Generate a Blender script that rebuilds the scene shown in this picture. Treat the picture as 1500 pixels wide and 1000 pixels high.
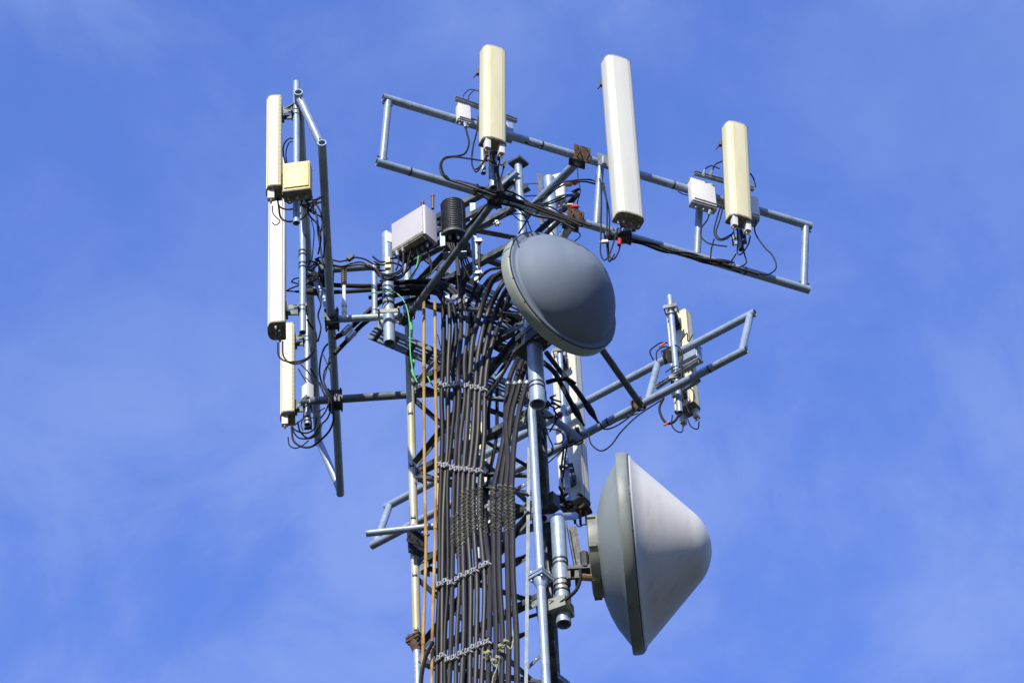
import bpy, math, random
from mathutils import Vector as V, Matrix
random.seed(7)
S = bpy.context.scene
for o in list(bpy.data.objects): bpy.data.objects.remove(o)
C = S.collection
R = math.radians
# ------------------------------------------------------------------ camera
EL, RO, FPX = R(44.835), R(-2.872), 6350.0
Fw = V((0, math.cos(EL), math.sin(EL))); U0 = V((0, -math.sin(EL), math.cos(EL))); R0 = V((1, 0, 0))
Rt = R0*math.cos(RO) + U0*math.sin(RO); Up = -R0*math.sin(RO) + U0*math.cos(RO)
cd = bpy.data.cameras.new('camera'); cam = bpy.data.objects.new('camera', cd); C.objects.link(cam)
cam.matrix_world = Matrix(((Rt.x, Up.x, -Fw.x, 0), (Rt.y, Up.y, -Fw.y, 0), (Rt.z, Up.z, -Fw.z, 0), (0, 0, 0, 1)))
cd.sensor_width = 36; cd.lens = FPX/1500*36; cd.clip_end = 5000
S.camera = cam
S.render.resolution_x = 1024; S.render.resolution_y = 682
def at(px, py, Y):
    """the point seen at photo pixel (px,py) that lies Y metres away horizontally"""
    d = Fw + Rt*((px-750)/FPX) + Up*((500-py)/FPX)
    return d*(Y/d.y)
def pr(P):
    d = P.dot(Fw); return (750+FPX*P.dot(Rt)/d, 500-FPX*P.dot(Up)/d)
# ------------------------------------------------------------------ light
SUN = V((-.22, -.79, .57)).normalized()
sl = bpy.data.lights.new('sun', 'SUN'); sl.energy = 5.0; sl.angle = R(.5); sl.color = (1, .94, .80)
so = bpy.data.objects.new('sun', sl); C.objects.link(so); so.rotation_euler = SUN.to_track_quat('Z', 'Y').to_euler()
W = bpy.data.worlds.new('World'); S.world = W; W.use_nodes = True
nt = W.node_tree; N = nt.nodes; Lk = nt.links; N.clear()
out = N.new('ShaderNodeOutputWorld'); bg = N.new('ShaderNodeBackground'); sky = N.new('ShaderNodeTexSky')
sky.sky_type = 'NISHITA'; sky.sun_disc = False
sky.sun_elevation = math.asin(SUN.z); sky.sun_rotation = math.atan2(SUN.x, SUN.y)
sky.air_density = 1.0; sky.dust_density = .3; sky.ozone_density = 3.0
bg.inputs[1].default_value = .15
tint = N.new('ShaderNodeMix'); tint.data_type = 'RGBA'; tint.blend_type = 'MULTIPLY'; tint.inputs[0].default_value = 1
tint.inputs[7].default_value = (1.36, 1.5, 2.3, 1)
Lk.new(sky.outputs[0], tint.inputs[6])
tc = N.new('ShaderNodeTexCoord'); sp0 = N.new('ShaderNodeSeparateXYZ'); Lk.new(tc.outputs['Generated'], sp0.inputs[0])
# sky colour darkened towards the horizon on purpose, to cut the ambient fill light
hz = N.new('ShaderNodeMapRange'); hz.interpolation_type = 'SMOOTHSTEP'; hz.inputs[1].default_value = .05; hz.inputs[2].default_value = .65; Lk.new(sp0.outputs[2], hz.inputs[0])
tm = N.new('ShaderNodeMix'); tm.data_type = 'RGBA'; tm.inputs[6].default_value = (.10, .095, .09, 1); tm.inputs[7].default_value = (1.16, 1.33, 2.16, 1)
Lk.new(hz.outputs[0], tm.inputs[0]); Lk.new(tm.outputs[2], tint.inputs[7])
mp = N.new('ShaderNodeMapping'); mp.inputs['Scale'].default_value = (14, 9, 18); mp.inputs['Rotation'].default_value = (.2, .5, .3)
n1 = N.new('ShaderNodeTexNoise'); n1.inputs['Scale'].default_value = 1.0; n1.inputs['Detail'].default_value = 9; n1.inputs['Roughness'].default_value = .6; n1.inputs['Distortion'].default_value = .35
Lk.new(tc.outputs['Generated'], mp.inputs[0]); Lk.new(mp.outputs[0], n1.inputs[0])
sp = N.new('ShaderNodeSeparateXYZ'); Lk.new(tc.outputs['Generated'], sp.inputs[0])
zr = N.new('ShaderNodeMapRange'); zr.interpolation_type = 'SMOOTHSTEP'; zr.inputs[1].default_value = .728; zr.inputs[2].default_value = .680; zr.inputs[3].default_value = .45; zr.inputs[4].default_value = 1.0
Lk.new(sp.outputs[2], zr.inputs[0])
cr = N.new('ShaderNodeMapRange'); cr.interpolation_type = 'SMOOTHSTEP'; cr.inputs[1].default_value = .34; cr.inputs[2].default_value = .70; cr.inputs[3].default_value = 0; cr.inputs[4].default_value = .50
Lk.new(n1.outputs[0], cr.inputs[0])
zt = N.new('ShaderNodeMapRange'); zt.interpolation_type = 'SMOOTHSTEP'; zt.inputs[1].default_value = .730; zt.inputs[2].default_value = .765; zt.inputs[4].default_value = 1.0; Lk.new(sp.outputs[2], zt.inputs[0])
mx = N.new('ShaderNodeMath'); mx.operation = 'MAXIMUM'; Lk.new(zr.outputs[0], mx.inputs[0]); Lk.new(zt.outputs[0], mx.inputs[1])
ml = N.new('ShaderNodeMath'); ml.operation = 'MULTIPLY'; Lk.new(cr.outputs[0], ml.inputs[0]); Lk.new(mx.outputs[0], ml.inputs[1])
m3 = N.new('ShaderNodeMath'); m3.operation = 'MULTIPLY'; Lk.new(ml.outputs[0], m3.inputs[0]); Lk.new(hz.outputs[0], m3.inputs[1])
cm = N.new('ShaderNodeMix'); cm.data_type = 'RGBA'; cm.inputs[7].default_value = (2.4, 3.2, 6.1, 1)
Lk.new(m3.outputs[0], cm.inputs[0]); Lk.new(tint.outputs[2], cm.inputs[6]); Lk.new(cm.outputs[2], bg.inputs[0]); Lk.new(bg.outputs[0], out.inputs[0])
S.view_settings.view_transform = 'Standard'; S.view_settings.look = 'None'; S.view_settings.gamma = 1; S.view_settings.exposure = 0.0
# ------------------------------------------------------------------ materials
def mat(name, base, rough=.5, metal=0, c2=None, scale=8, amt=(.45, .7), bump=0, bscale=60, spec=.5, fine=0, stretch=None, c3=None, s3=30, a3=(.6, .7)):
    m = bpy.data.materials.new(name); m.use_nodes = True; t = m.node_tree; b = t.nodes['Principled BSDF']
    b.inputs['Base Color'].default_value = (*base, 1); b.inputs['Roughness'].default_value = rough; b.inputs['Metallic'].default_value = metal
    b.inputs['Specular IOR Level'].default_value = spec
    g = t.nodes.new('ShaderNodeTexCoord'); src = g.outputs['Object']
    if stretch:
        mm = t.nodes.new('ShaderNodeMapping'); mm.inputs['Scale'].default_value = stretch; t.links.new(src, mm.inputs[0]); src = mm.outputs[0]
    col = None
    def layer(colin, cc, sc, am, det=6):
        n = t.nodes.new('ShaderNodeTexNoise'); n.inputs['Scale'].default_value = sc; n.inputs['Detail'].default_value = det
        n.inputs['Roughness'].default_value = .6; t.links.new(src, n.inputs[0])
        r = t.nodes.new('ShaderNodeMapRange'); r.inputs[1].default_value = am[0]; r.inputs[2].default_value = am[1]; t.links.new(n.outputs[0], r.inputs[0])
        x = t.nodes.new('ShaderNodeMix'); x.data_type = 'RGBA'; t.links.new(r.outputs[0], x.inputs[0])
        if colin is None: x.inputs[6].default_value = (*base, 1)
        else: t.links.new(colin, x.inputs[6])
        x.inputs[7].default_value = (*cc, 1); return x.outputs[2]
    if c2: col = layer(None, c2, scale, amt)
    if c3: col = layer(col, c3, s3, a3)
    if col is not None: t.links.new(col, b.inputs['Base Color'])
    if bump:
        n = t.nodes.new('ShaderNodeTexNoise'); n.inputs['Scale'].default_value = bscale; n.inputs['Detail'].default_value = 4; t.links.new(g.outputs['Object'], n.inputs[0])
        bp = t.nodes.new('ShaderNodeBump'); bp.inputs['Strength'].default_value = bump; bp.inputs['Distance'].default_value = .01
        t.links.new(n.outputs[0], bp.inputs['Height']); t.links.new(bp.outputs[0], b.inputs['Normal'])
    return m
M = {}
M['galv'] = mat('galvanised_steel', (.34, .43, .55), .42, .2, (.25, .32, .41), 9, (.42, .66), .12, 80, c3=(.42, .49, .58), s3=55, a3=(.52, .66))
M['galvl'] = mat('weathered_leg_paint', (.52, .53, .45), .5, .1, (.46, .42, .24), 5, (.45, .66), .1, 80, stretch=(1, 1, .35), c3=(.32, .24, .12), s3=22, a3=(.66, .76))
M['arm'] = mat('grey_weathered_pipe', (.17, .20, .23), .48, .25, (.10, .12, .13), 9, (.42, .66), .12, 80, c3=(.33, .31, .25), s3=12, a3=(.62, .74))
M['steel'] = mat('bright_zinc', (.42, .45, .47), .4, .4, (.25, .27, .28), 20, (.45, .65), .1, 90)
M['dark'] = mat('dark_weathered_steel', (.045, .048, .052), .5, .3, (.12, .125, .12), 12, (.5, .7), .2, 60)
M['ang'] = mat('angle_iron', (.055, .065, .07), .5, .3, (.17, .195, .20), 10, (.46, .66), .15, 60, c3=(.22, .13, .06), s3=18, a3=(.66, .74))
M['rust'] = mat('rusty_steel', (.17, .10, .055), .8, .1, (.06, .045, .035), 25, (.4, .62), .5, 120, c3=(.32, .27, .18), s3=14, a3=(.58, .7))
M['rod'] = mat('rust_streaked_conduit', (.56, .37, .12), .7, .05, (.26, .12, .045), 7, (.40, .62), .3, 120, stretch=(1, 1, .3), c3=(.60, .52, .34), s3=5, a3=(.54, .66))
M['cream'] = mat('cream_fibreglass', (.82, .77, .50), .42, 0, (.76, .70, .42), 4, (.45, .7), .05, 30, stretch=(3, 3, .5), c3=(.45, .38, .22), s3=12, a3=(.70, .82))
M['white'] = mat('white_fibreglass', (.73, .73, .64), .4, 0, (.67, .67, .57), 3, (.45, .7), .04, 30, stretch=(3, 3, .4), c3=(.50, .48, .40), s3=14, a3=(.68, .82))
M['wbox'] = mat('white_enclosure', (.80, .80, .80), .4, 0, (.66, .66, .66), 6, (.5, .75), .05, 40)
M['lilac'] = mat('pale_grey_enclosure', (.60, .57, .58), .45, 0, (.53, .51, .52), 6, (.5, .75), .05, 40)
M['ybox'] = mat('yellowed_enclosure', (.80, .64, .25), .45, 0, (.74, .57, .19), 9, (.5, .75), .05, 40)
M['capb'] = mat('dirty_end_cap', (.30, .28, .21), .7, 0, (.13, .12, .09), 28, (.4, .62), .3, 90, c3=(.42, .38, .28), s3=60, a3=(.6, .7))
M['seam'] = mat('seam_shadow_gap', (.24, .21, .14), .7)
M['radome'] = mat('radome_fabric', (.78, .77, .71), .5, 0, (.68, .67, .62), 2.5, (.4, .7), .03, 20, spec=.35, stretch=(2.2, 2.2, .35), c3=(.60, .59, .54), s3=6, a3=(.56, .76))
M['ivory'] = mat('ivory_fibreglass', (.76, .74, .60), .42, 0, (.66, .64, .50), 3, (.45, .7), .04, 30, stretch=(3, 3, .4))
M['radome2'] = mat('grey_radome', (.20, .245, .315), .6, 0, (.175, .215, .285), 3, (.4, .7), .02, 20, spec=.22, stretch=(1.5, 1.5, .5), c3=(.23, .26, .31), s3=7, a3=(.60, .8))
M['rim'] = mat('dish_rim_paint', (.33, .38, .33), .45, 0, (.27, .32, .28), 8, (.45, .7), .05, 40)
M['rimd'] = mat('dark_dish_rim_paint', (.25, .28, .26), .5, 0, (.20, .23, .21), 8, (.45, .7), .05, 40)
M['shell'] = mat('dish_back_paint', (.33, .37, .35), .5, 0, (.28, .32, .31), 3, (.4, .7), .04, 30)
M['hub'] = mat('hub_paint', (.30, .32, .27), .5, 0, (.20, .20, .17), 10, (.45, .7), .1, 60)
M['cable'] = mat('black_cable_jacket', (.008, .008, .009), .55, 0, (.016, .015, .016), 9, (.45, .7), .05, 100, spec=.25)
M['cableg'] = mat('aged_cable_jacket', (.033, .031, .034), .48, 0, (.020, .019, .022), 5, (.42, .7), .06, 100, spec=.3)
M['rubber'] = mat('rubber_boot', (.018, .018, .02), .6)
M['wire'] = mat('braided_wire', (.22, .22, .18), .5, .2, (.10, .10, .08), 50, (.4, .6))
M['wclip'] = mat('worn_clamp_metal', (.60, .61, .62), .4, .2, (.30, .30, .31), 60, (.42, .62))
M['brass'] = mat('brass_connector', (.62, .42, .20), .3, .9, (.45, .30, .15), 40)
M['silver'] = mat('silver_connector', (.52, .53, .54), .32, .7, (.3, .3, .31), 50)
M['green'] = mat('green_earth_wire', (.05, .45, .14), .5)
M['red'] = mat('red_tape', (.55, .03, .05), .45)
M['orange'] = mat('orange_tag', (.75, .17, .02), .5)
M['blue'] = mat('blue_tape', (.03, .12, .5), .45)
M['rope'] = mat('frayed_rope', (.62, .62, .36), .8, 0, (.36, .36, .22), 60, (.4, .6), .5, 200)
M['hole'] = mat('pipe_inside', (.02, .02, .022), .8)
M['fin'] = mat('black_cooling_fins', (.06, .06, .062), .5, .2, (.03, .03, .03), 20)
M['brown'] = mat('brown_rod', (.20, .065, .04), .5, 0, (.16, .07, .05), 30)
M['label'] = mat('black_marker', (.015, .015, .015), .5)
M['ground'] = mat('dry_grass_ground', (.03, .034, .02), .9, 0, (.05, .048, .03), .15, (.4, .65), .4, 2)
# ------------------------------------------------------------------ mesh kit
class MB:
    def __init__(s): s.v = []; s.f = []
    def tube(s, P, r, n=8, caps=True):
        k = len(P); rr = r if isinstance(r, (list, tuple)) else [r]*k
        T = [(P[min(i+1, k-1)]-P[max(i-1, 0)]).normalized() for i in range(k)]
        a = T[0].orthogonal().normalized(); base = len(s.v)
        for i in range(k):
            a = (a - T[i]*a.dot(T[i]));
            a = a.normalized() if a.length > 1e-6 else T[i].orthogonal().normalized()
            b = T[i].cross(a)
            for j in range(n):
                t = 2*math.pi*j/n; s.v.append(P[i]+(a*math.cos(t)+b*math.sin(t))*rr[i])
        for i in range(k-1):
            for j in range(n):
                q = base+i*n; s.f.append((q+j, q+(j+1) % n, q+n+(j+1) % n, q+n+j))
        if caps: s.f.append(tuple(base+j for j in reversed(range(n)))); s.f.append(tuple(base+(k-1)*n+j for j in range(n)))
        return s
    def cyl(s, a, b, r, n=14, r2=None): return s.tube([a, b], [r, r if r2 is None else r2], n)
    def lathe(s, prof, o, ax, n=48):
        ax = ax.normalized(); a = ax.orthogonal().normalized(); b = ax.cross(a); base = len(s.v); k = len(prof)
        for r, h in prof:
            for j in range(n):
                t = 2*math.pi*j/n; s.v.append(o+ax*h+(a*math.cos(t)+b*math.sin(t))*max(r, 1e-4))
        for i in range(k-1):
            for j in range(n):
                q = base+i*n; s.f.append((q+j, q+(j+1) % n, q+n+(j+1) % n, q+n+j))
        return s
    def pipe(s, a, b, r, n=18):
        """a pipe with open ends: wall thickness and a hollow you can look into"""
        L = (b-a).length; d = min(.12, L/3); ri = r*.82
        return s.lathe([(1e-4, d), (ri, d), (ri, 0), (r, 0), (r, L), (ri, L), (ri, L-d), (1e-4, L-d)], a, b-a, n)
    def box(s, c, x, y, z, dx, dy, dz, bev=0):
        x, y, z = x.normalized(), y.normalized(), z.normalized()
        if bev:
            P = []
            for sx, sy in ((1, 1), (-1, 1), (-1, -1), (1, -1)):
                for q in range(4):
                    t = math.atan2(sy, sx)-math.pi/4+math.pi/2*q/3
                    P.append((sx*(dx/2-bev)+bev*math.cos(t), sy*(dy/2-bev)+bev*math.sin(t)))
            return s.extr(P, c-z*dz/2, x, y, z, dz)
        b0 = len(s.v)
        for k in (-1, 1):
            for j in (-1, 1):
                for i in (-1, 1): s.v.append(c+x*dx/2*i+y*dy/2*j+z*dz/2*k)
        for f in ((0, 2, 3, 1), (4, 5, 7, 6), (0, 1, 5, 4), (2, 6, 7, 3), (0, 4, 6, 2), (1, 3, 7, 5)): s.f.append(tuple(b0+i for i in f))
        return s
    def extr(s, P, o, x, y, z, L, inset=0, il=0):
        n = len(P); b0 = len(s.v); st = [(0, 1), (L, 1)]
        if inset: st = [(0, 1-inset), (il, 1), (L-il, 1), (L, 1-inset)]
        for h, k in st:
            for p in P: s.v.append(o+x*p[0]*k+y*p[1]*k+z*h)
        for i in range(len(st)-1):
            for j in range(n):
                q = b0+i*n; s.f.append((q+j, q+(j+1) % n, q+n+(j+1) % n, q+n+j))
        s.f.append(tuple(b0+j for j in reversed(range(n)))); s.f.append(tuple(b0+(len(st)-1)*n+j for j in range(n)))
        return s
    def angle(s, a, b, w=.05, t=.006, ref=V((0, 0, 1)), flip=1):
        z = (b-a); L = z.length; z.normalize(); x = (ref-z*ref.dot(z)).normalized(); y = z.cross(x)*flip
        P = [(0, 0), (w, 0), (w, t), (t, t), (t, w), (0, w)]
        return s.extr(P, a, x, y, z, L)
    def ubolt(s, c, ax, r, side, t=.005):
        ax = ax.normalized(); side = (side-ax*side.dot(ax)).normalized(); u = ax.cross(side)
        P = [c+u*r+side*(r*1.7)]+[c+u*r*math.cos(q)-side*r*math.sin(q) for q in [math.pi*i/8 for i in range(9)]]+[c-u*r+side*(r*1.7)]
        return s.tube(P, t, 6)
    def coil(s, a, b, r, turns, t, n=8, ph=0, sgn=1):
        z = (b-a); L = z.length; z.normalize(); x = z.orthogonal().normalized(); y = z.cross(x); K = int(turns*n)
        return s.tube([a+z*(L*i/K)+(x*math.cos(ph+sgn*2*math.pi*i/n)+y*math.sin(ph+sgn*2*math.pi*i/n))*r for i in range(K+1)], t, 4)
LABELS = {}
def tag(o, label, cat, group=None, kind=None):
    o['label'] = label; o['category'] = cat
    if group: o['group'] = group
    if kind: o['kind'] = kind
    n = len(label.split()); assert 4 <= n <= 16, (n, label)
    if label in LABELS: print('DUP LABEL', label)
    LABELS[label] = 1
    return o
def thing(name, loc, label, cat, group=None):
    o = bpy.data.objects.new(name, None); C.objects.link(o); o.location = loc; o['org'] = list(loc); o.empty_display_size = .1
    return tag(o, label, cat, group)
def obj(name, mb, m, parent=None, org=None, sharp=35):
    me = bpy.data.meshes.new(name)
    if parent is not None: org = V(parent['org'])
    elif org is None:
        xs = [v.x for v in mb.v]; ys = [v.y for v in mb.v]; zs = [v.z for v in mb.v]
        org = V(((min(xs)+max(xs))/2, (min(ys)+max(ys))/2, min(zs)))
    me.from_pydata([tuple(v-org) for v in mb.v], [], mb.f); me.update()
    import bmesh
    bm = bmesh.new(); bm.from_mesh(me); bmesh.ops.recalc_face_normals(bm, faces=bm.faces); bm.to_mesh(me); bm.free()
    me.shade_smooth(); me.set_sharp_from_angle(angle=R(sharp))
    me.materials.append(M[m]); o = bpy.data.objects.new(name, me); C.objects.link(o); o['org'] = list(org)
    if parent is None: o.location = org
    else: o.parent = parent
    return o
X, Yv, Z = V((1, 0, 0)), V((0, 1, 0)), V((0, 0, 1))
def spline(P, k=6):
    if len(P) < 3: return P
    Q = [P[0]*2-P[1]]+P+[P[-1]*2-P[-2]]; o = []
    for i in range(1, len(Q)-2):
        a, b, c, d = Q[i-1:i+3]
        for j in range(k):
            t = j/k; o.append(.5*((2*b)+(c-a)*t+(2*a-5*b+4*c-d)*t*t+(-a+3*b-3*c+d)*t**3))
    return o+[P[-1]]
def pts(L, Y):
    """photo-traced run of points; a third number is the distance where it differs from Y"""
    return [at(p[0], p[1], p[2] if len(p) > 2 else Y) for p in L]
# ------------------------------------------------------------------ ground (below the frame)
g = MB(); g.v = [V((-600, -600, -1.7)), V((600, -600, -1.7)), V((600, 900, -1.7)), V((-600, 900, -1.7))]; g.f = [(0, 1, 2, 3)]
go = obj('ground', g, 'ground', org=V((0, 0, -1.7))); go['kind'] = 'structure'
# ------------------------------------------------------------------ lattice tower
LL, LR, LT = V((-.774, 23.1, 0)), V((.116, 22.5, 0)), V((.19, 23.65, 0))
GZ = -1.7
tw = thing('lattice_tower', V((-.16, 23.1, GZ)), 'three legged steel lattice tower rising up the middle under all the antennas', 'tower')
def up(p, z): return V((p.x, p.y, z))
def leg(p, segs, lab):
    mb = None; first = None
    for i, (z0, z1, r, m) in enumerate(segs):
        o = obj('leg', MB().cyl(up(p, z0), up(p, z1), r, 20), m, tw if first is None else tw)
        o['label'] = lab[i]
        if first is None: first = o
    return first
o1 = leg(LL, [(GZ, 20.03, .032, 'galv'), (20.05, 23.15, .031, 'galvl'), (23.15, 24.25, .031, 'galv')],
    ['pale blue grey lower section of left leg', 'beige weathered section of left leg', 'top section of left leg'])
o2 = leg(LR, [(GZ, 20.03, .033, 'galv'), (20.05, 21.62, .032, 'galv'), (21.62, 24.27, .031, 'galv')],
    ['pale blue lower section of right leg', 'pale blue middle section of right leg', 'upper section of right leg'])
o3 = leg(LT, [(GZ, 20.03, .036, 'ang'), (20.05, 23.9, .036, 'ang')], ['dark rear leg seen behind the right leg', 'dark upper rear leg'])
for p, zz, s, m in ((LL, 20.04, .115, 'rust'), (LR, 20.04, .125, 'galv'), (LT, 20.04, .15, 'galv'), (LR, 24.28, .115, 'ang')):
    f = MB().box(up(p, zz), V((.8, -.6, 0)), V((.6, .8, 0)), Z, s, s, .022)
    if zz < 22:
        f.box(up(p, zz+.03), V((.8, -.6, 0)), V((.6, .8, 0)), Z, s, s, .018)
        for a in (-1, 1):
            for b in (-1, 1): f.cyl(up(p, zz-.03)+V((.8, -.6, 0))*a*s*.36+V((.6, .8, 0))*b*s*.36, up(p, zz+.065)+V((.8, -.6, 0))*a*s*.36+V((.6, .8, 0))*b*s*.36, .009, 6)
    obj('flange_plate', f, m, tw)
    if zz < 22: obj('flange_collar', MB().lathe([(.03, -.1), (.055, -.02), (.055, 0), (.03, 0)], up(p, zz), Z, 16), m, tw)
cs = V((0, 0, 0))
faces = [(LL, LR), (LR, LT), (LT, LL)]
nodes = [24.18, 23.45, 22.55, 21.65, 20.75, 19.88, 19.0, 18.1, 17.2]
for fi, (p, q) in enumerate(faces):
    d = (q-p).normalized(); nrm = V((d.y, -d.x, 0))
    for i, z in enumerate(nodes):
        a, b = up(p, z)+d*.03, up(q, z)-d*.03
        obj('horizontal_brace', MB().angle(a, b, .05, .006, nrm*-1), 'ang', tw)
        for e, s_ in ((a, 1), (b, -1)):
            gp = MB().box(e+d*s_*.045-nrm*.008, d, nrm, Z, .075, .007, .12)
            for bz in (-.045, 0, .045): gp.cyl(e+d*s_*.06-nrm*.02+Z*bz, e+d*s_*.06+nrm*.012+Z*bz, .008, 6)
            obj('gusset_plate', gp, 'rust' if (fi == 0 and i == 3 and s_ == 1) else 'steel', tw)
        if i < len(nodes)-1:
            z2 = nodes[i+1]
            e1, e2 = (up(p, z-.05), up(q, z2+.05)) if i % 2 else (up(q, z-.05), up(p, z2+.05))
            dd = (e2-e1).normalized()
            obj('diagonal_brace', MB().angle(e1+dd*.05+nrm*.01, e2-dd*.05+nrm*.01, .045, .005, nrm, -1), 'ang', tw)
for z in [21.42, 21.9, 20.93, 20.4, 20.12, 22.4, 22.0][:5]:
    pass
for (px, py) in ((600, 604), (602, 681), (604, 757), (606, 841), (608, 921)):
    P = at(px, py, LL.y-.03); c = up(LL, P.z)
    k = MB()
    dv = V((-.1, -1, 0)).normalized(); k.box(c+dv*.034, V((1, -.1, 0)), dv, Z, .034, .008, .026)
    s_ = obj('strap_clip', k, 'label', [c_ for c_ in tw.children if c_.name.startswith('leg')][1])
    obj('clip_face', MB().box(c+dv*.040, V((1, -.1, 0)), dv, Z, .014, .003, .011), 'wbox', [c_ for c_ in tw.children if c_.name.startswith('leg')][1])
# extra irons round the tower head
for (a, b, w, m) in (((773, 274, 22.45), (596, 362, 23.05), .045, 'ang'), ((752, 304, 22.5), (596, 386, 23.05), .05, 'ang'),
                     ((640, 331, 22.9), (775, 356, 23.3), .05, 'ang'), ((660, 358, 23.0), (745, 390, 23.35), .022, 'galv'),
                     ((757, 252, 22.42), (722, 282, 22.6), .035, 'galv'), ((640, 405, 23.0), (705, 432, 23.3), .04, 'ang'),
                     ((697, 428, 23.1), (745, 405, 22.9), .04, 'galv'), ((690, 408, 22.95), (708, 440, 23.1), .03, 'galv'),
                     ((612, 560, 23.0), (655, 515, 22.8), .03, 'galv'), ((709, 540, 23.1), (790, 512, 22.8), .03, 'ang'),
                     ((710, 648, 23.4), (790, 622, 22.7), .05, 'ang'), ((712, 650, 22.9), (780, 690, 23.2), .03, 'ang')):
    obj('head_iron', MB().angle(at(*a), at(*b), w, .006), m, tw)
# hole plates that stick out beside the cable bundle
for (a, b) in (((757, 826), (770, 817)), ((758, 934), (769, 928)), ((777, 974), (789, 962)), ((757, 716), (771, 708)), ((712, 741), (722, 735))):
    A, B = at(*a, 22.62), at(*b, 22.54); d = (B-A).normalized()
    p = MB().box((A+B)/2, d, Z.cross(d), Z, (B-A).length+.04, .006, .032)
    for t in (.2, .7): p.cyl(A+(B-A)*t-V((0, .008, 0)), A+(B-A)*t+V((0, .008, 0)), .006, 6)
    obj('punched_tab', p, 'steel', tw)
# flat bar beside the right leg
A = at(772.5, 655, 22.50); B = at(768, 1000, 22.50); B = A+(B-A)*1.6
tag(obj('flat_bar', MB().angle(B, A, .024, .005, X), 'arm'), 'thin galvanised upright bar between the cable bundle and the right leg', 'bar')
# ------------------------------------------------------------------ sector frames
FR = {'f': ((-.817, 21.18), (2.263, 22.666), (.435, -.90), .139), 'l': ((-1.465, 21.107), (-1.566, 24.743), (-1, -.028), .169), 'r': ((-1.05, 25.542), (1.847, 23.59), (.559, .829), .193)}
FLAB = {'f': 'tubular antenna frame reaching across the upper right, facing the viewer', 'l': 'tubular antenna frame on the left, seen almost edge-on', 'r': 'tubular antenna frame behind the tower reaching from lower left to right'}
def plate(c, n, u, w, m, t, par, name='clamp_plate', ub=True, r=.032):
    v = n.cross(u).normalized()
    p = MB().box(c+n*(r+.012), u, v, n, w, w, .012)
    if ub:
        for k in (-1, 1):
            p.ubolt(c+v*k*w*.3, v, r+.006, n, .006); p.ubolt(c+u*k*w*.3+n*.05, u, r+.006, -n, .006)
    return obj(name, p, m, par)
fr = {}
for k, (a, b, n, dl) in FR.items():
    n = V((n[0], n[1], 0)).normalized(); A = V((a[0], a[1], 23.615)); B = V((b[0], b[1], 23.615)); d = (B-A).normalized()
    lo = V((0, 0, -.5524))-n*dl; r = .0315
    root = thing('sector_frame', (A+B)/2+lo, FLAB[k], 'antenna frame', 'tubular frames that carry the panel antennas')
    fr[k] = (A, B, d, n, lo, root)
    obj('top_rail', MB().pipe(A-d*.04, B+d*.04, r), 'galv', root); obj('bottom_rail', MB().pipe(A+lo-d*.04, B+lo+d*.04, r), 'galv', root)
    ld = lo.normalized()
    for e, sg in ((A, 1), (B, -1)):
        obj('end_post', MB().cyl(e+ld*.02+d*sg*.005, e+lo-ld*.02+d*sg*.005, .029, 16), 'galv', root)
        for q in (.05, lo.length-.05): obj('post_bolt', MB().cyl(e+ld*q-d*.040, e+ld*q+d*.040, .007, 6), 'dark', root)
def onrail(k, t, low=False):
    A, B, d, n, lo, root = fr[k]; P = A+(B-A)*t; return P+lo if low else P
def railt(k, px, low=False):
    lo_, hi = -.1, 1.1
    # parameter along the rail whose picture has the given x (front, rear) or y (left)
    best = min(range(-20, 221), key=lambda i: abs(pr(onrail(k, i/200, low))[0 if k != 'l' else 1]-px)); return best/200
def midpost(k, t, m='galv'):
    A, B, d, n, lo, root = fr[k]; ld = lo.normalized()
    obj('mid_post', MB().cyl(onrail(k, t)+ld*.02, onrail(k, t, True)-ld*.02, .028, 16), m, root)
for k, px in (('f', 880), ('f', 1027), ('r', 962)): midpost(k, railt(k, px))
midpost('l', railt('l', 385)); 
F0, L0, Q0 = fr['f'][5], fr['l'][5], fr['r'][5]
# collars / joints on the rails
for k, pxs in (('f', (600, 795, 830, 985, 1090)), ('r', (890, 930, 1040, 660))):
    for px in pxs:
        for low in (False, True):
            c = onrail(k, railt(k, px, low), low); d = fr[k][2]
            obj('rail_band', MB().lathe([(.031, -.006), (.0335, -.006), (.0335, .006), (.031, .006)], c, d, 16), 'dark' if (px+low) % 2 else 'galv', fr[k][5])
# arms of the front frame back to the right leg
ca, cb = onrail('f', railt('f', 848)), onrail('f', railt('f', 840, True), True)
nf, df = fr['f'][3], fr['f'][2]
obj('support_arm', MB().cyl(ca-nf*.03-Z*.02, up(LR, 23.72)+V((.02, .02, 0)), .033, 16), 'galv', F0)
obj('support_arm', MB().cyl(cb-nf*.03-Z*.02, up(LR, 22.95)+V((.02, 0, 0)), .033, 16), 'galv', F0)
for c in (ca, cb):
    for s_ in (-1, 1):
        plate(c, (nf*s_-Z*.25*s_).normalized(), df, .13, 'rust', .02, F0)
c3 = onrail('f', railt('f', 728, True), True)
S1 = at(590, 474, 22.9)
obj('strut', MB().cyl(c3-nf*.05, S1, .026, 16), 'arm', F0)
obj('strut_clamp', MB().cyl(S1+(c3-S1).normalized()*.02, S1+(c3-S1).normalized()*.14, .034, 14).ubolt(S1+(c3-S1).normalized()*.1, (c3-S1), .045, Z), 'dark', F0)
plate(c3, (nf*-1-Z*.2).normalized(), df, .11, 'dark', .02, F0)
plate(c3, (nf-Z*.5).normalized(), df, .075, 'rust', .02, F0)
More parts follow.
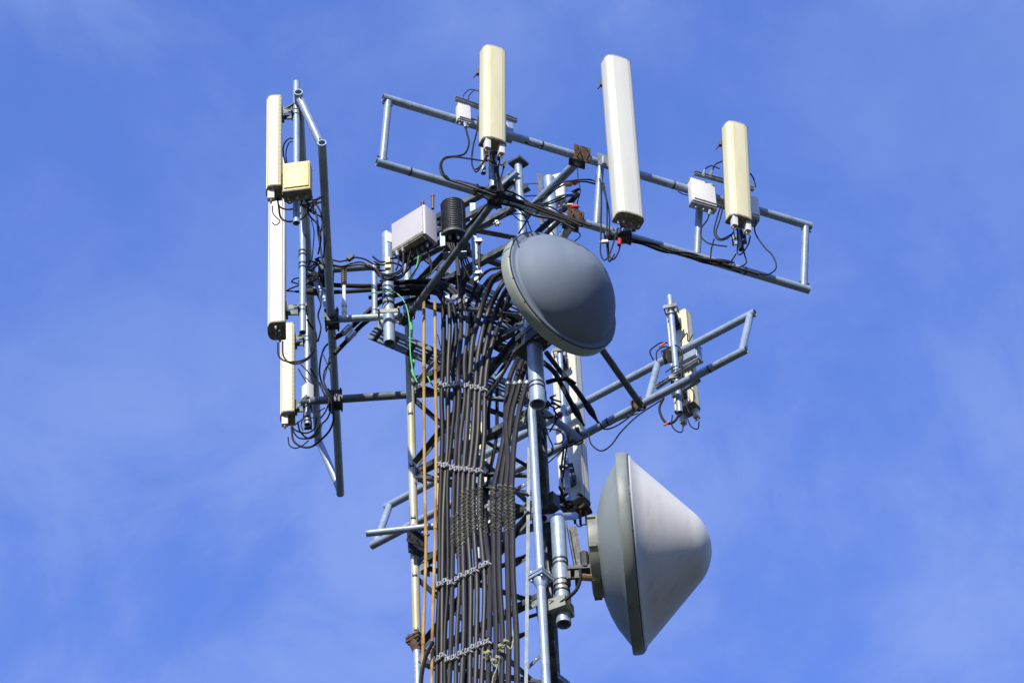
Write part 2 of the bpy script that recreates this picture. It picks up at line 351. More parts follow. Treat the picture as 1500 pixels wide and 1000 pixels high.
# arms of the left frame
def pipe_arm(a, b, r, m, root, name='support_arm'): return obj(name, MB().pipe(at(*a), at(*b), r), m, root)
arm1 = pipe_arm((443, 588, 23.6), (640, 575, 23.2), .031, 'arm', L0)
arm2 = pipe_arm((480, 468, 22.85), (588, 463, 22.72), .028, 'galv', L0)
arm3 = pipe_arm((470, 396, 22.75), (556, 390, 22.8), .027, 'arm', L0)
arm4 = pipe_arm((548, 388, 22.78), (549, 462, 22.78), .022, 'galv', L0, 'arm_post')
for c, Yd in (((491, 585), 23.5), ((486, 467), 22.85), ((478, 396), 22.75)):
    P = at(*c, Yd)
    p = MB().box(P+V((0, -.04, 0)), X, Yv, Z, .11, .012, .12).box(P+V((0, .05, 0)), X, Yv, Z, .11, .012, .12)
    for i in (-1, 1):
        for j in (-1, 1): p.cyl(P+V((i*.045, -.075, j*.045)), P+V((i*.045, .085, j*.045)), .007, 6)
    obj('clamp_plate', p, 'dark', L0)
# arms of the rear frame
pipe_arm((790, 598, 23.1), (848, 642, 24.2), .028, 'arm', Q0)
pipe_arm((872, 498, 23.0), (938, 592, 23.62), .026, 'arm', Q0, 'strut')
pipe_arm((537, 781, 23.0), (640, 770, 22.9), .025, 'galv', Q0)
pipe_arm((796, 759, 22.75), (842, 755, 23.3), .028, 'galv', Q0)
for px, low, m in ((937, True, 'rust'), (845, True, 'dark'), (985, False, 'dark')):
    c = onrail('r', railt('r', px, low), low); plate(c, (-fr['r'][3]-Z*.4).normalized(), fr['r'][2], .09 if m == 'rust' else .12, m, .02, Q0)
P = at(607, 795, 23.02)
bx = MB().box(P+V((.02, -.05, 0)), V((.85, .5, 0)), V((-.5, .85, .3)), Z, .15, .014, .13)
for i in (-1, 1):
    bx.ubolt(P+V((.02+i*.04, -.05, i*.02)), V((.3, 0, 1)), .032, V((.5, -.85, 0)), .005)
bx.box(P+V((.02, .06, 0)), V((.85, .5, 0)), V((-.5, .85, .3)), Z, .15, .014, .13)
obj('clamp_plate', bx, 'dark', Q0)
obj('rust_tag', MB().box(at(606, 772, 23.04), X, Yv, V((.3, 0, 1)), .035, .02, .055), 'orange', Q0)
# ------------------------------------------------------------------ antenna mounting pipes
def pole(px, y0, y1, Yd, r, label, m='galv', bands=(), name='mounting_pipe', group='upright pipes that antennas are clamped to'):
    a = at(px, y0, Yd); z1 = a.z
    lo_, hi = a.z-4, a.z
    for _ in range(40):
        mid = (lo_+hi)/2
        if pr(V((a.x, a.y, mid)))[1] > y1: lo_ = mid
        else: hi = mid
    o = obj(name, MB().pipe(V((a.x, a.y, lo_)), a, r), m); tag(o, label, 'pipe', group)
    for t in bands:
        c = V((a.x, a.y, lo_+(z1-lo_)*t)); bd = MB()
        for q in (-.02, .02): bd.lathe([(r-.001, q-.007), (r+.004, q-.007), (r+.004, q+.007), (r-.001, q+.007)], c, Z, 18)
        bd.box(c-V((0, -r-.03, 0)), X, Yv, Z, r*2.3, .03, .07)
        obj('pipe_band', bd, 'dark', o)
    return o, a, lo_
pA1 = pole(716, 120, 276, 21.42, .034, 'dark blue grey pipe directly under the cream panel at top centre')
pA1b = pole(706, 205, 254, 21.40, .019, 'short thin open pipe end left under the cream panel at top centre')
pA2 = pole(905, 150, 346, 21.95, .03, 'pipe hidden behind the tall white panel of the front frame')
pA3 = pole(1068, 200, 366, 22.32, .019, 'short thin open pipe end below the cream panel at the far right')
pB1 = pole(434, 121, 327, 21.2, .025, 'leftmost tall pipe with its bare tip above the cream panel')
pB2 = pole(443, 306, 487, 22.5, .026, 'pipe beside the long white panel on the left', bands=(.63, .53))
pB3 = pole(450, 452, 622, 23.7, .026, 'pipe behind the lower left cream panel with cable loops round its foot', bands=(.04,))
pC1 = pole(981, 434, 604, 23.86, .024, 'pipe with bare tip in front of the rear right cream panel', bands=(.85, .33))
pC2 = pole(817, 470, 735, 24.5, .021, 'pale pipe beside the white panel behind the right leg')
pC3 = pole(694, 640, 820, 25.05, .026, 'pipe seen through the cable bundle behind the hidden cream panel')
pH1 = pole(567, 344, 503, 22.72, .044, 'thick open pipe left of the tower between frame arm and grey radio box')
pH3 = pole(804, 262, 395, 22.75, .046, 'thick pipe with rounded top right of the tower head', )
pU = pole(781, 470, 592, 22.2, .058, 'thick pipe carrying the upper microwave dish, open end below it', bands=(.2, .84))
pD = pole(817, 762, 914, 22.6, .053, 'thick pipe carrying the lower microwave dish right of the tower', bands=(.58, .32))
# clamp on pH1, cap of pD
P = at(570, 463, 22.68); c = MB()
for s_ in (-1, 1): c.box(P+V((0, s_*.055, 0)), X, Yv, Z, .17, .010, .035)
for s_ in (-1, 1): c.cyl(P+V((s_*.075, -.09, 0)), P+V((s_*.075, .09, 0)), .009, 6)
obj('pipe_clamp', c, 'hub', pH1[0])
bd = MB()
for py in (438, 447):
    q = at(569, py, 22.72); q = V((pH1[1].x, pH1[1].y, q.z)); bd.lathe([(.043, -.012), (.047, -.012), (.047, .012), (.043, .012)], q, Z, 18)
obj('tape_band', bd, 'label', pH1[0])
P = at(822, 893, 22.6); P = V((pD[1].x, pD[1].y, P.z))
obj('end_clamp', MB().box(P+V((-.03, -.01, 0)), V((.9, -.4, 0)), V((.4, .9, 0)), Z, .17, .15, .10).ubolt(P+Z*.02, Z, .065, V((-1, -.2, 0))), 'hub', pD[0])
# ------------------------------------------------------------------ panel antennas
def dprof(w, d):
    P = []; r1, r2 = min(w, d)*.13, min(w, d)*.36
    for sx, sy, r in ((1, 1, r2), (-1, 1, r2), (-1, -1, r1), (1, -1, r1)):
        for q in range(6):
            t = math.atan2(sy, sx)-math.pi/4+math.pi/2*q/5
            y = sy*(d/2-r)+r*math.sin(t); x = sx*(w/2-r)+r*math.cos(t)
            P.append((x, y))
        if sy == 1 and sx == 1:
            for q in (.6, .3, 0, -.3, -.6): P.append((q*(w-2*r2)*.8, d/2+.007*(1-q*q)))
    return P
def panel(pxb, pyb, pyt, Yd, n, w, d, tilt, m, label, pol, conn=2, sector='', big=False, group='panel antennas on the three frames'):
    n = V((n[0], n[1], 0)).normalized(); a = V((-n.y, n.x, 0))       # a: width axis
    upv = (Z*math.cos(tilt)+n*math.sin(tilt)); nn = (n*math.cos(tilt)-Z*math.sin(tilt))
    P = at(pxb, pyb, Yd); lo_, hi = .3, 3
    for _ in range(40):
        mid = (lo_+hi)/2
        if pr(P+upv*mid)[1] > pyt: lo_ = mid
        else: hi = mid
    H = lo_; t = thing('panel_antenna', P, label, 'antenna', group)
    PF = dprof(w, d)
    obj('radome', MB().extr(PF, P+upv*.014, a, nn, upv, H-.026), m, t, sharp=48)
    capm = MB().extr([(x*1.02, y*1.02) for x, y in PF], P, a, nn, upv, .014)
    for sx, sy in ((-.3, .3), (.3, .3), (0, .38), (-.35, -.3), (.35, -.3)): capm.cyl(P+a*w*sx+nn*d*sy-upv*.004, P+a*w*sx+nn*d*sy+upv*.002, .005, 6)
    obj('bottom_cap', capm, 'capb', t)
    obj('top_cap', MB().extr([(x*1.02, y*1.02) for x, y in PF], P+upv*(H-.012), a, nn, upv, .012, .05, .005), m, t)
    sm = MB()
    for sx in (-1, 1):
        q = sx*(w/2-min(w, d)*.20); y = d/2-min(w, d)*.085
        sm.cyl(P+upv*.02+a*q+nn*y, P+upv*(H-.02)+a*q+nn*y, .0018, 6)
        sm.cyl(P+upv*.02+a*sx*(w/2+.0005)-nn*d*.32, P+upv*(H-.02)+a*sx*(w/2+.0005)-nn*d*.32, .0025, 6)
    if not big:
        for sx in (-1, 1):
            K = int(H/.045); pp = []; rr_ = []
            for i in range(K):
                z0 = .03+i*.045
                for dz, q in ((0, .0012), (.012, .0012), (.014, .0032), (.020, .0032), (.022, .0012)): pp.append(P+upv*(z0+dz)+a*sx*w*.5-nn*d*.40); rr_.append(q*.75)
            obj('rivet_strip', MB().tube(pp, rr_, 5), 'dark', t)
    obj('seam', sm, 'seam', t)
    # back brackets onto the pipe
    for hh in (.12, .86):
        b0 = P+upv*H*hh-nn*d/2; tgt = V((pol.x, pol.y, b0.z)); dv = (tgt-b0); dv.z = 0; L = max(dv.length-.03, .05); dv.normalize(); sd = Z.cross(dv)
        k = MB().box(b0-nn*.008, a, nn, upv, w*.5, .016, .1)
        for s_ in (-1, 1):
            k.box(b0+dv*L/2+sd*s_*.03, dv, sd, Z, L, .006, .045); k.cyl(b0+dv*(L+.055)+sd*s_*.05-dv*.09, b0+dv*(L+.055)+sd*s_*.05, .005, 6)
        k.box(b0+dv*L, dv, sd, Z, .010, .11, .035).box(b0+dv*(L+.06), dv, sd, Z, .010, .11, .035)
        if hh > .5: k.box(b0+dv*L*.5+Z*.05, (dv+Z*.8), sd, Z-dv*.5, .16, .05, .006)
        obj('mounting_bracket', k, 'ang', t)
    for i in range(conn):
        sx = (-.30, .32, 0)[i] if conn > 1 else .12; sy = (.22, .12, -.1)[i] if not big else -.1
        q = P+a*w*sx+nn*d*sy
        if big == 2: pass
        hh = .085 if not big else .0
        if hh:
            cb = obj('connector_cover', MB().box(q-upv*hh/2, a, nn, upv, .042, .05, hh, .006), 'wbox', t)
        for e in (-.009, .009): obj('connector', MB().cyl(q+a*e-upv*(hh-.002), q+a*e-upv*(hh+.028), .007, 8), 'brass', t)
    if big:
        for i in range(6):
            q = P+a*w*(-.35+.7*i/5)+nn*d*(-.15+.2*(i % 2)); obj('port', MB().cyl(q, q-upv*.045, .008, 8).cyl(q-upv*.02, q-upv*.028, .011, 6), 'silver', t)
    return t, P, H, a, nn, upv
def shift(v, n, k): return v+V((n[0], n[1], 0))*k
nF, nL, nR = (.435, -.90), (-1, -.028), (.559, .829)
A1 = panel(722, 212, 76, 21.2, nF, .185, .115, R(5), 'cream', 'cream panel antenna at top centre with white connector covers beneath', pA1[1])
A2 = panel(921, 323, 92, 21.68, nF, .215, .125, 0, 'white', 'tallest white panel antenna standing highest at upper right', pA2[1], conn=0, big=True)
A3 = panel(1083, 325, 187, 22.1, nF, .185, .115, R(5), 'cream', 'cream panel antenna between two white boxes at far right', V((pA3[1].x, pA3[1].y+.08, 0)))
B1 = panel(402, 283, 150, 21.2, nL, .15, .105, 0, 'cream', 'cream panel antenna highest on the left, above the long white one', pB1[1], conn=1)
B2 = panel(406, 485, 243, 22.5, nL, .185, .125, 0, 'white', 'long white panel antenna on the left between two cream ones', pB2[1], conn=0, big=True)
B3 = panel(422, 613, 482, 23.7, nL, .155, .105, 0, 'cream', 'cream panel antenna lowest on the left, ending in cable loops', pB3[1], conn=1)
C1 = panel(1008, 602, 464, 24.1, nR, .185, .115, 0, 'cream', 'cream panel antenna seen from behind on the right above the large dish', pC1[1])
C2 = panel(844, 742, 512, 24.72, nR, .225, .13, 0, 'ivory', 'white panel antenna seen from behind beside the right leg, partly shaded', pC2[1], conn=0, big=True)
C3 = panel(708, 760, 628, 25.2, nR, .17, .115, 0, 'cream', 'cream panel antenna mostly hidden behind the cable bundle', pC3[1])
t_, P_, H_, a_, nn_, up_ = C1
obj('sticker', MB().box(P_+up_*.14-nn_*(.115/2+.002)+a_*-.03, a_, nn_, up_, .07, .003, .16), 'lilac', t_)
obj('tape_patch', MB().box(V((pH1[1].x+.020, pH1[1].y-.040, pH1[1].z-.07)), V((1, .45, 0)), V((-.45, 1, 0)), Z, .045, .004, .10), 'wbox', pH1[0])
# ------------------------------------------------------------------ boxes and radios
def cabinet(px, py, Yd, n, w, h, d, m, label, cat='radio unit', name='remote_radio_unit', lugs=True, conns=3, group='boxes of radio equipment', tilt=0):
    """px,py: centre of the front face's bottom edge"""
    n = V((n[0], n[1], 0)).normalized(); a = V((-n.y, n.x, 0)); P = at(px, py, Yd)-n*d/2
    t = thing(name, P, label, cat, group)
    obj('housing', MB().box(P+Z*h/2, a, n, Z, w, d, h, min(w, d)*.09), m, t)
    obj('front_cover', MB().box(P+Z*h/2+n*(d/2+.004), a, n, Z, w*.9, .012, h*.86, .002), m, t)
    if lugs:
        for zz in (-.008, h+.008):
            k = MB().box(P+Z*zz-n*d*.1, a, n, Z, w*1.06, d*.9, .016)
            for i in range(5): k.cyl(P+Z*(zz-.012)+a*w*(-.4+.2*i)+n*d*.2, P+Z*(zz+.012)+a*w*(-.4+.2*i)+n*d*.2, .008, 6)
            obj('mounting_lug', k, 'steel', t)
    if conns:
        for i in range(conns):
            q = P+a*w*(-.32+.64*i/max(conns-1, 1)); obj('connector', MB().cyl(q, q-Z*.045, .008, 8).cyl(q-Z*.015, q-Z*.025, .011, 6), 'silver', t)
    return t, P, a, n
cabinet(1033, 297, 22.2, nF, .20, .235, .07, 'wbox', 'white square box left of the far right cream panel')
cabinet(1107, 317, 22.45, nF, .075, .22, .09, 'wbox', 'narrow white box right of the far right cream panel', conns=1)
cabinet(681, 175, 21.35, nF, .10, .16, .05, 'wbox', 'small white box on the rail left of the top centre cream panel', conns=2)
cabinet(748, 200, 21.62, nF, .05, .14, .05, 'galv', 'tiny grey box peeping out right of the top centre cream panel', conns=0)
yb = cabinet(434, 277, 21.02, (-.1, -1), .20, .28, .10, 'ybox', 'square yellow box beside the highest left cream panel', conns=3, lugs=False)
obj('underside', MB().box(yb[1]-Z*.006, yb[2], yb[3], Z, .205, .104, .014), 'capb', yb[0])
cabinet(447, 583, 23.55, (-.72, -.7), .065, .15, .06, 'wbox', 'small white box beside the lowest left cream panel', conns=2, lugs=False)
cabinet(1010, 526, 23.93, (-.56, -.83), .14, .13, .08, 'galv', 'small grey box strapped behind the rear right cream panel', conns=1)
cabinet(645, 742, 25.0, (-.56, -.83), .07, .38, .06, 'ybox', 'narrow yellow box seen between the orange conduits and the cables', lugs=False, conns=1)
cabinet(816, 291, 23.2, (-.3, -.95), .125, .28, .10, 'wbox', 'white faceted box behind the thick pipe right of the tower head', lugs=False)
# yellow box pins
yk = MB()
for py in (250, 264): yk.cyl(at(450, py, 21.3), at(459, py, 21.3), .0025, 6)
tag(obj('spacer_pin', yk, 'dark'), 'two thin dark pins poking right out of the square yellow box', 'pin')
# big pale radio
t, P, a, n = cabinet(598, 356, 22.45, (-.6, -.8), .33, .31, .15, 'lilac', 'large pale grey radio box with curved hood left of the tower head', lugs=False, conns=0)
hd = MB().box(P+Z*.0+n*.085, a, n, Z, .30, .012, .03).box(P-Z*.022+n*.06, a, n, Z, .29, .05, .012)
obj('hood_lip', hd, 'capb', t)
ck = MB().box(P-Z*.012, a, n, Z, .27, .11, .02)
obj('underside', ck, 'dark', t)
for i in range(6): obj('connector', MB().cyl(P+a*(-.12+.048*i)-Z*.02, P+a*(-.12+.048*i)-Z*.065, .010, 10).cyl(P+a*(-.12+.048*i)-Z*.03, P+a*(-.12+.048*i)-Z*.042, .013, 6), 'silver', t)
br = MB().angle(at(594, 384, 22.9), at(664, 350, 22.55), .05, .006)
tag(obj('shelf_angle', br, 'ang'), 'dark angle iron under the large pale grey radio box', 'bracket')
for px, y0, y1, l in ((634, 287, 306, 'longer brown rod standing behind the pale grey radio box'), (619, 297, 304, 'shorter brown stub behind the pale grey radio box')):
    A, B = at(px, y1, 22.62), at(px, y0, 22.62); o = obj('brown_rod', MB().cyl(A, B, .012, 12), 'brown'); tag(o, l, 'rod', 'brown rods behind the radio box')
    obj('rod_cap', MB().cyl(B-Z*.012, B+Z*.006, .015, 12), 'brown', o)
# finned cylinder
fcb = at(665, 347, 22.55); H = .36
t = thing('surge_arrester', fcb, 'black ribbed cylinder hanging beside the pale grey radio box', 'surge arrester')
fp = [(1e-4, H), (.05, H), (.075, H-.015)]
for i in range(17):
    z = H-.025-i*.0195; fp += [(.078, z+.0075), (.094, z+.005), (.094, z-.002), (.078, z-.004)]
fp += [(.08, .0), (1e-4, 0)]
obj('ribbed_body', MB().lathe(fp, fcb, Z, 36), 'fin', t)
gd = MB()
for i in range(6):
    q = 2*math.pi*i/6+.3; v = V((math.cos(q), math.sin(q), 0))*.096; gd.cyl(fcb+v, fcb+v+Z*(H-.02), .0025, 5)
obj('guard_wires', gd, 'dark', t)
obj('base_ring', MB().lathe([(.07, -.02), (.11, -.02), (.11, .005), (.07, .005), (.07, -.02)], fcb-Z*.01, Z, 28), 'ang', t)
bk = MB().box(fcb+V((-.085, -.05, -.07)), V((1, -.3, 0)), V((.3, 1, 0)), Z, .04, .006, .15).box(fcb+V((.0, .05, -.15)), X, Yv, Z, .18, .08, .01)
obj('bracket', bk, 'galv', t)
wk = MB()
for i in range(8):
    x0 = -.05+.1*random.random(); wk.tube(spline([fcb+V((x0, -.03+.05*random.random(), -.01)), fcb+V((x0*.7+random.uniform(-.02, .02), -.02, -.10)), fcb+V((x0*.4+.02, 0, -.22)), fcb+V((.03+x0*.3, .02, -.40))]), .006, 6)
obj('cable_tails', wk, 'cable', t)
obj('gland', MB().cyl(fcb+V((-.03, -.04, -.06)), fcb+V((-.03, -.04, -.0)), .014, 10).cyl(fcb+V((.035, -.05, -.07)), fcb+V((.02, -.05, -.0)), .012, 10), 'silver', t)
tag(obj('rusty_bracket', MB().box(at(682, 365, 22.75), V((.8, -.5, .2)), V((.5, .8, 0)), Z, .06, .05, .11), 'rust'), 'small rusty bracket box just below the black ribbed cylinder', 'bracket')
# upright strut channels right of cylinder
A, B = at(693, 414, 22.75), at(693, 297, 22.75); B = V((A.x, A.y, B.z))
tag(obj('upright_channel', MB().angle(A, B, .042, .005, X), 'galv'), 'short pale upright angle iron left of the upper dish', 'bar')
o = tag(obj('tube_rod', MB().cyl(at(702, 404, 22.7), at(702, 350, 22.7), .010, 10), 'dark'), 'short dark rod with silver clips left of the upper dish', 'rod')
for py in (353, 400):
    P = at(701, py, 22.68); obj('rod_clip', MB().box(P, X, Yv, Z, .045, .03, .03).cyl(P-X*.035, P+X*.035, .007, 6), 'silver', o)
P = at(728, 327, 22.5); tag(obj('cable_clip', MB().box(P, X, Yv, Z, .03, .03, .04).cyl(P-X*.03, P+X*.03, .009, 8).cyl(P-Z*.03, P+Z*.03, .006, 6), 'silver'), 'silver clip on a thin cable above the upper dish', 'clip')
# coil antenna on the arm
t = thing('lightning_coil', at(505, 466, 22.66), 'small brass coil on a white stem above the left arm', 'coil')
a0, a1 = at(504, 419, 22.66), at(504, 391, 22.66); a0 = V((a0.x, a0.y, a0.z)); a1 = V((a0.x, a0.y, a1.z)); st = V((a0.x, a0.y, at(505, 466, 22.66).z))
obj('stem', MB().cyl(st, a0, .014, 12).cyl(st+Z*.12, st+Z*.16, .021, 10).cyl(st+Z*.05, st+Z*.09, .020, 8), 'wbox', t)
obj('core', MB().cyl(a0, a1, .013, 10), 'dark', t); obj('winding', MB().coil(a0, a1, .020, 9, .0045), 'brass', t)
# strut of rungs near right leg top
t = MB(); A = at(790, 255, 22.7); B = at(792, 330, 22.7); B = V((A.x, A.y, B.z)); t.box((A+B)/2, X, Yv, Z, .03, .02, (A-B).length)
for k in (.18, .42): t.cyl(A+(B-A)*k, A+(B-A)*k-X*.17+Z*.0, .005, 6)
tag(obj('step_bracket', t, 'dark'), 'dark upright strip with two thin rungs beside the flanged leg top', 'bracket')
# ------------------------------------------------------------------ equipment rails behind the front panels
for (a, b, Yd, Y2, l) in (((667, 144), (757, 177), 21.35, 21.7, 'upper short channel rail behind the top centre cream panel'),
                  ((668, 169), (752, 198), 21.4, 21.75, 'lower short channel rail behind the top centre cream panel'),
                  ((1017, 253), (1104, 277), 22.25, 22.6, 'upper short channel rail behind the far right cream panel'),
                  ((1019, 290), (1112, 318), 22.3, 22.65, 'lower short channel rail behind the far right cream panel'),
                  ((961, 567), (1022, 528), 23.95, 23.7, 'upper short channel rail across the rear right cream panel'),
                  ((985, 580), (1024, 556), 23.95, 23.7, 'lower short channel rail across the rear right cream panel')):
    A, B = at(*a, Yd), at(*b, Y2); d = (B-A).normalized(); s_ = Z.cross(d)
    k = MB().box((A+B)/2+Z*.014, d, s_, Z, (B-A).length, .03, .005).box((A+B)/2-Z*.014, d, s_, Z, (B-A).length, .03, .005).box((A+B)/2+s_*.014, d, s_, Z, (B-A).length, .004, .03)
    tag(obj('channel_rail', k, 'steel'), l, 'rail', 'short channel rails behind panels')
# ------------------------------------------------------------------ microwave dishes
def dish(c, n, Rd, bd, label, mr, hub_w, mount, L=.595, m2='rim', dome=None):
    k = Rd/.83; t = thing('microwave_dish', mount, label, 'dish', 'round microwave dishes with cone covers')
    obj('rim', MB().lathe([(.80*k, -.005), (.825*k, -.012), (.83*k, 0), (.83*k, bd*.5), (.825*k, bd-.006), (.815*k, bd), (.80*k, bd), (.80*k, bd-.012)], c, n, 128), m2, t, sharp=50)
    obj('seam_ring', MB().lathe([(.800*k, bd-.008), (.812*k, bd-.002), (.812*k, bd+.006), (.800*k, bd+.008)], c, n, 128), 'dark', t)
    h0, ro = (L-.41)*k, .41*k; pf = [(.805*k, bd-.004), (.80*k, bd+.012), (.785*k, bd+.022), (.76*k, bd+.03)]
    r1, h1 = ro*math.sin(R(47)), h0+ro*math.cos(R(47))
    for i in range(1, 7): pf.append((.76*k+(r1-.76*k)*i/6, bd+.03+(h1-.03)*i/6))
    for i in range(1, 13):
        q = R(47)*(1-i/12); pf.append((ro*math.sin(q), bd+h0+ro*math.cos(q)))
    if dome:
        pf = [(.805*k, bd-.004), (.80*k, bd+.010), (.785*k, bd+.014), (.745*k, bd+.010), (.735*k, bd+.012), (.730*k, bd+.024)]
        for i in range(25):
            q = math.pi/2*i/24; pf.append((.728*k*math.cos(q)**(2/dome[1]), bd+.025+(dome[0]-.025)*math.sin(q)**(2/dome[1])))
    obj('radome', MB().lathe(pf, c, n, 128), mr, t, sharp=60)
    obj('reflector', MB().lathe([(.80*k, .0), (.76*k, -.012), (.70*k, -.055*k), (.6*k, -.12*k), (.5*k, -.165*k), (.4*k, -.198*k), (.32*k, -.215*k), (.2*k, -.24*k)], c, n, 128), 'shell', t, sharp=50)
    hb = MB().lathe([(.2*k, -.22*k), (.34*k, -.20*k), (.345*k, -.215*k), (.345*k, -.215*k-hub_w), (.31*k, -.225*k-hub_w), (1e-4, -.225*k-hub_w)], c, n, 14)
    ho = obj('hub', hb, 'hub', t)
    a = n.orthogonal().normalized(); b = n.cross(a)
    for i in range(16):
        q = 2*math.pi*i/16+.1; v = a*math.cos(q)+b*math.sin(q); obj('rim_bolt', MB().cyl(c+v*.818*k+n*(bd-.01), c+v*.818*k+n*(bd+.003), .004, 6), 'ang', t)
    for i in range(7):
        q = 2*math.pi*i/7+.1; v = a*math.cos(q)+b*math.sin(q); obj('hub_clip', MB().box(c+v*.345*k-n*(.22*k+hub_w*.5), v, n, v.cross(n), .02, hub_w*.9, .03), 'hub', ho)
    return t
nU = V((math.cos(R(47.6)), -math.sin(R(47.6)), -.02)).normalized(); cU = V((.337, 22.0, 22.317))
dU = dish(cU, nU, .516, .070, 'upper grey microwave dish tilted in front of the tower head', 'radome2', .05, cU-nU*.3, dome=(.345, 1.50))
nD = V((math.cos(R(3.1)), -math.sin(R(3.1)), 0)); cD = V((.724, 22.6, 20.321))
dD = dish(cD, nD, .712, .068, 'large pale cone covered microwave dish at lower right', 'radome', .062, cD-nD*.3, L=.62, m2='rimd')
# brackets of the dishes
P = at(800, 512, 22.22)
obj('mount_bracket', MB().box(V((pU[1].x, pU[1].y, P.z+.03)), nU, Z.cross(nU), Z, .30, .16, .03).box(V((pU[1].x, pU[1].y, P.z+.14)), nU, Z.cross(nU), Z, .24, .15, .05).box(V((pU[1].x+.02, pU[1].y, P.z+.09)), nU, Z.cross(nU), Z, .15, .17, .10), 'dark', dU)
kk = MB(); Q = V((pU[1].x, pU[1].y, P.z))
kk.cyl(Q+V((.0, -.1, 0)), Q+V((.14, -.12, .08)), .007, 8); kk.cyl(Q+V((.09, -.05, -.02)), Q+V((.2, -.1, .06)), .007, 8)
obj('adjusting_bolt', kk, 'silver', dU)
pDx = V((pD[1].x, pD[1].y, 0))
k = MB(); z1, z2 = at(835, 770, 22.6).z, at(842, 838, 22.6).z
k.angle(V((pDx.x+.06, 22.62, z1)), V((pDx.x+.10, 22.62, z2-.02)), .07, .01, X)
k.box(V((pDx.x+.18, 22.6, z2)), X, Yv, Z, .26, .12, .03).box(V((pDx.x+.22, 22.6, z2+.13)), X, Yv, Z, .14, .10, .02)
k.cyl(V((pDx.x+.17, 22.56, z2)), V((pDx.x+.17, 22.56, z2+.14)), .03, 10).cyl(V((pDx.x+.22, 22.56, z2)), V((pDx.x+.22, 22.56, z2+.13)), .018, 10)
obj('mount_bracket', k, 'dark', dD)
k = MB(); z3 = at(830, 857, 22.6).z
k.cyl(V((pDx.x+.02, 22.52, z3)), V((pDx.x+.26, 22.55, z3+.01)), .007, 8)
for s_ in (.05, .11): k.box(V((pDx.x+s_, 22.53, z3)), X, Yv, Z, .03, .09, .07)
obj('adjusting_rod', k, 'dark', dD)
k = MB()
for i in range(3): k.lathe([(.053, -.012), (.060, -.012), (.060, .012), (.053, .012)], V((pDx.x, 22.6, z3-.05+.045*i)), Z, 18)
obj('collar', k, 'steel', dD)
obj('feed_connector', MB().cyl(V((.40, 22.52, z3)), V((.50, 22.54, z3)), .026, 10).cyl(V((.35, 22.52, z3)), V((.42, 22.52, z3)), .017, 8), 'brass', dD)
# cable into the lower dish
tag(obj('waveguide_cable', MB().tube(spline(pts([(850, 834), (850, 848), (843, 865), (825, 880), (806, 892, 22.62), (790, 898, 22.85), (772, 904, 23.0)], 22.5)), .013, 10), 'cable'), 'black cable curving from the tower up into the lower dish mount', 'cable')
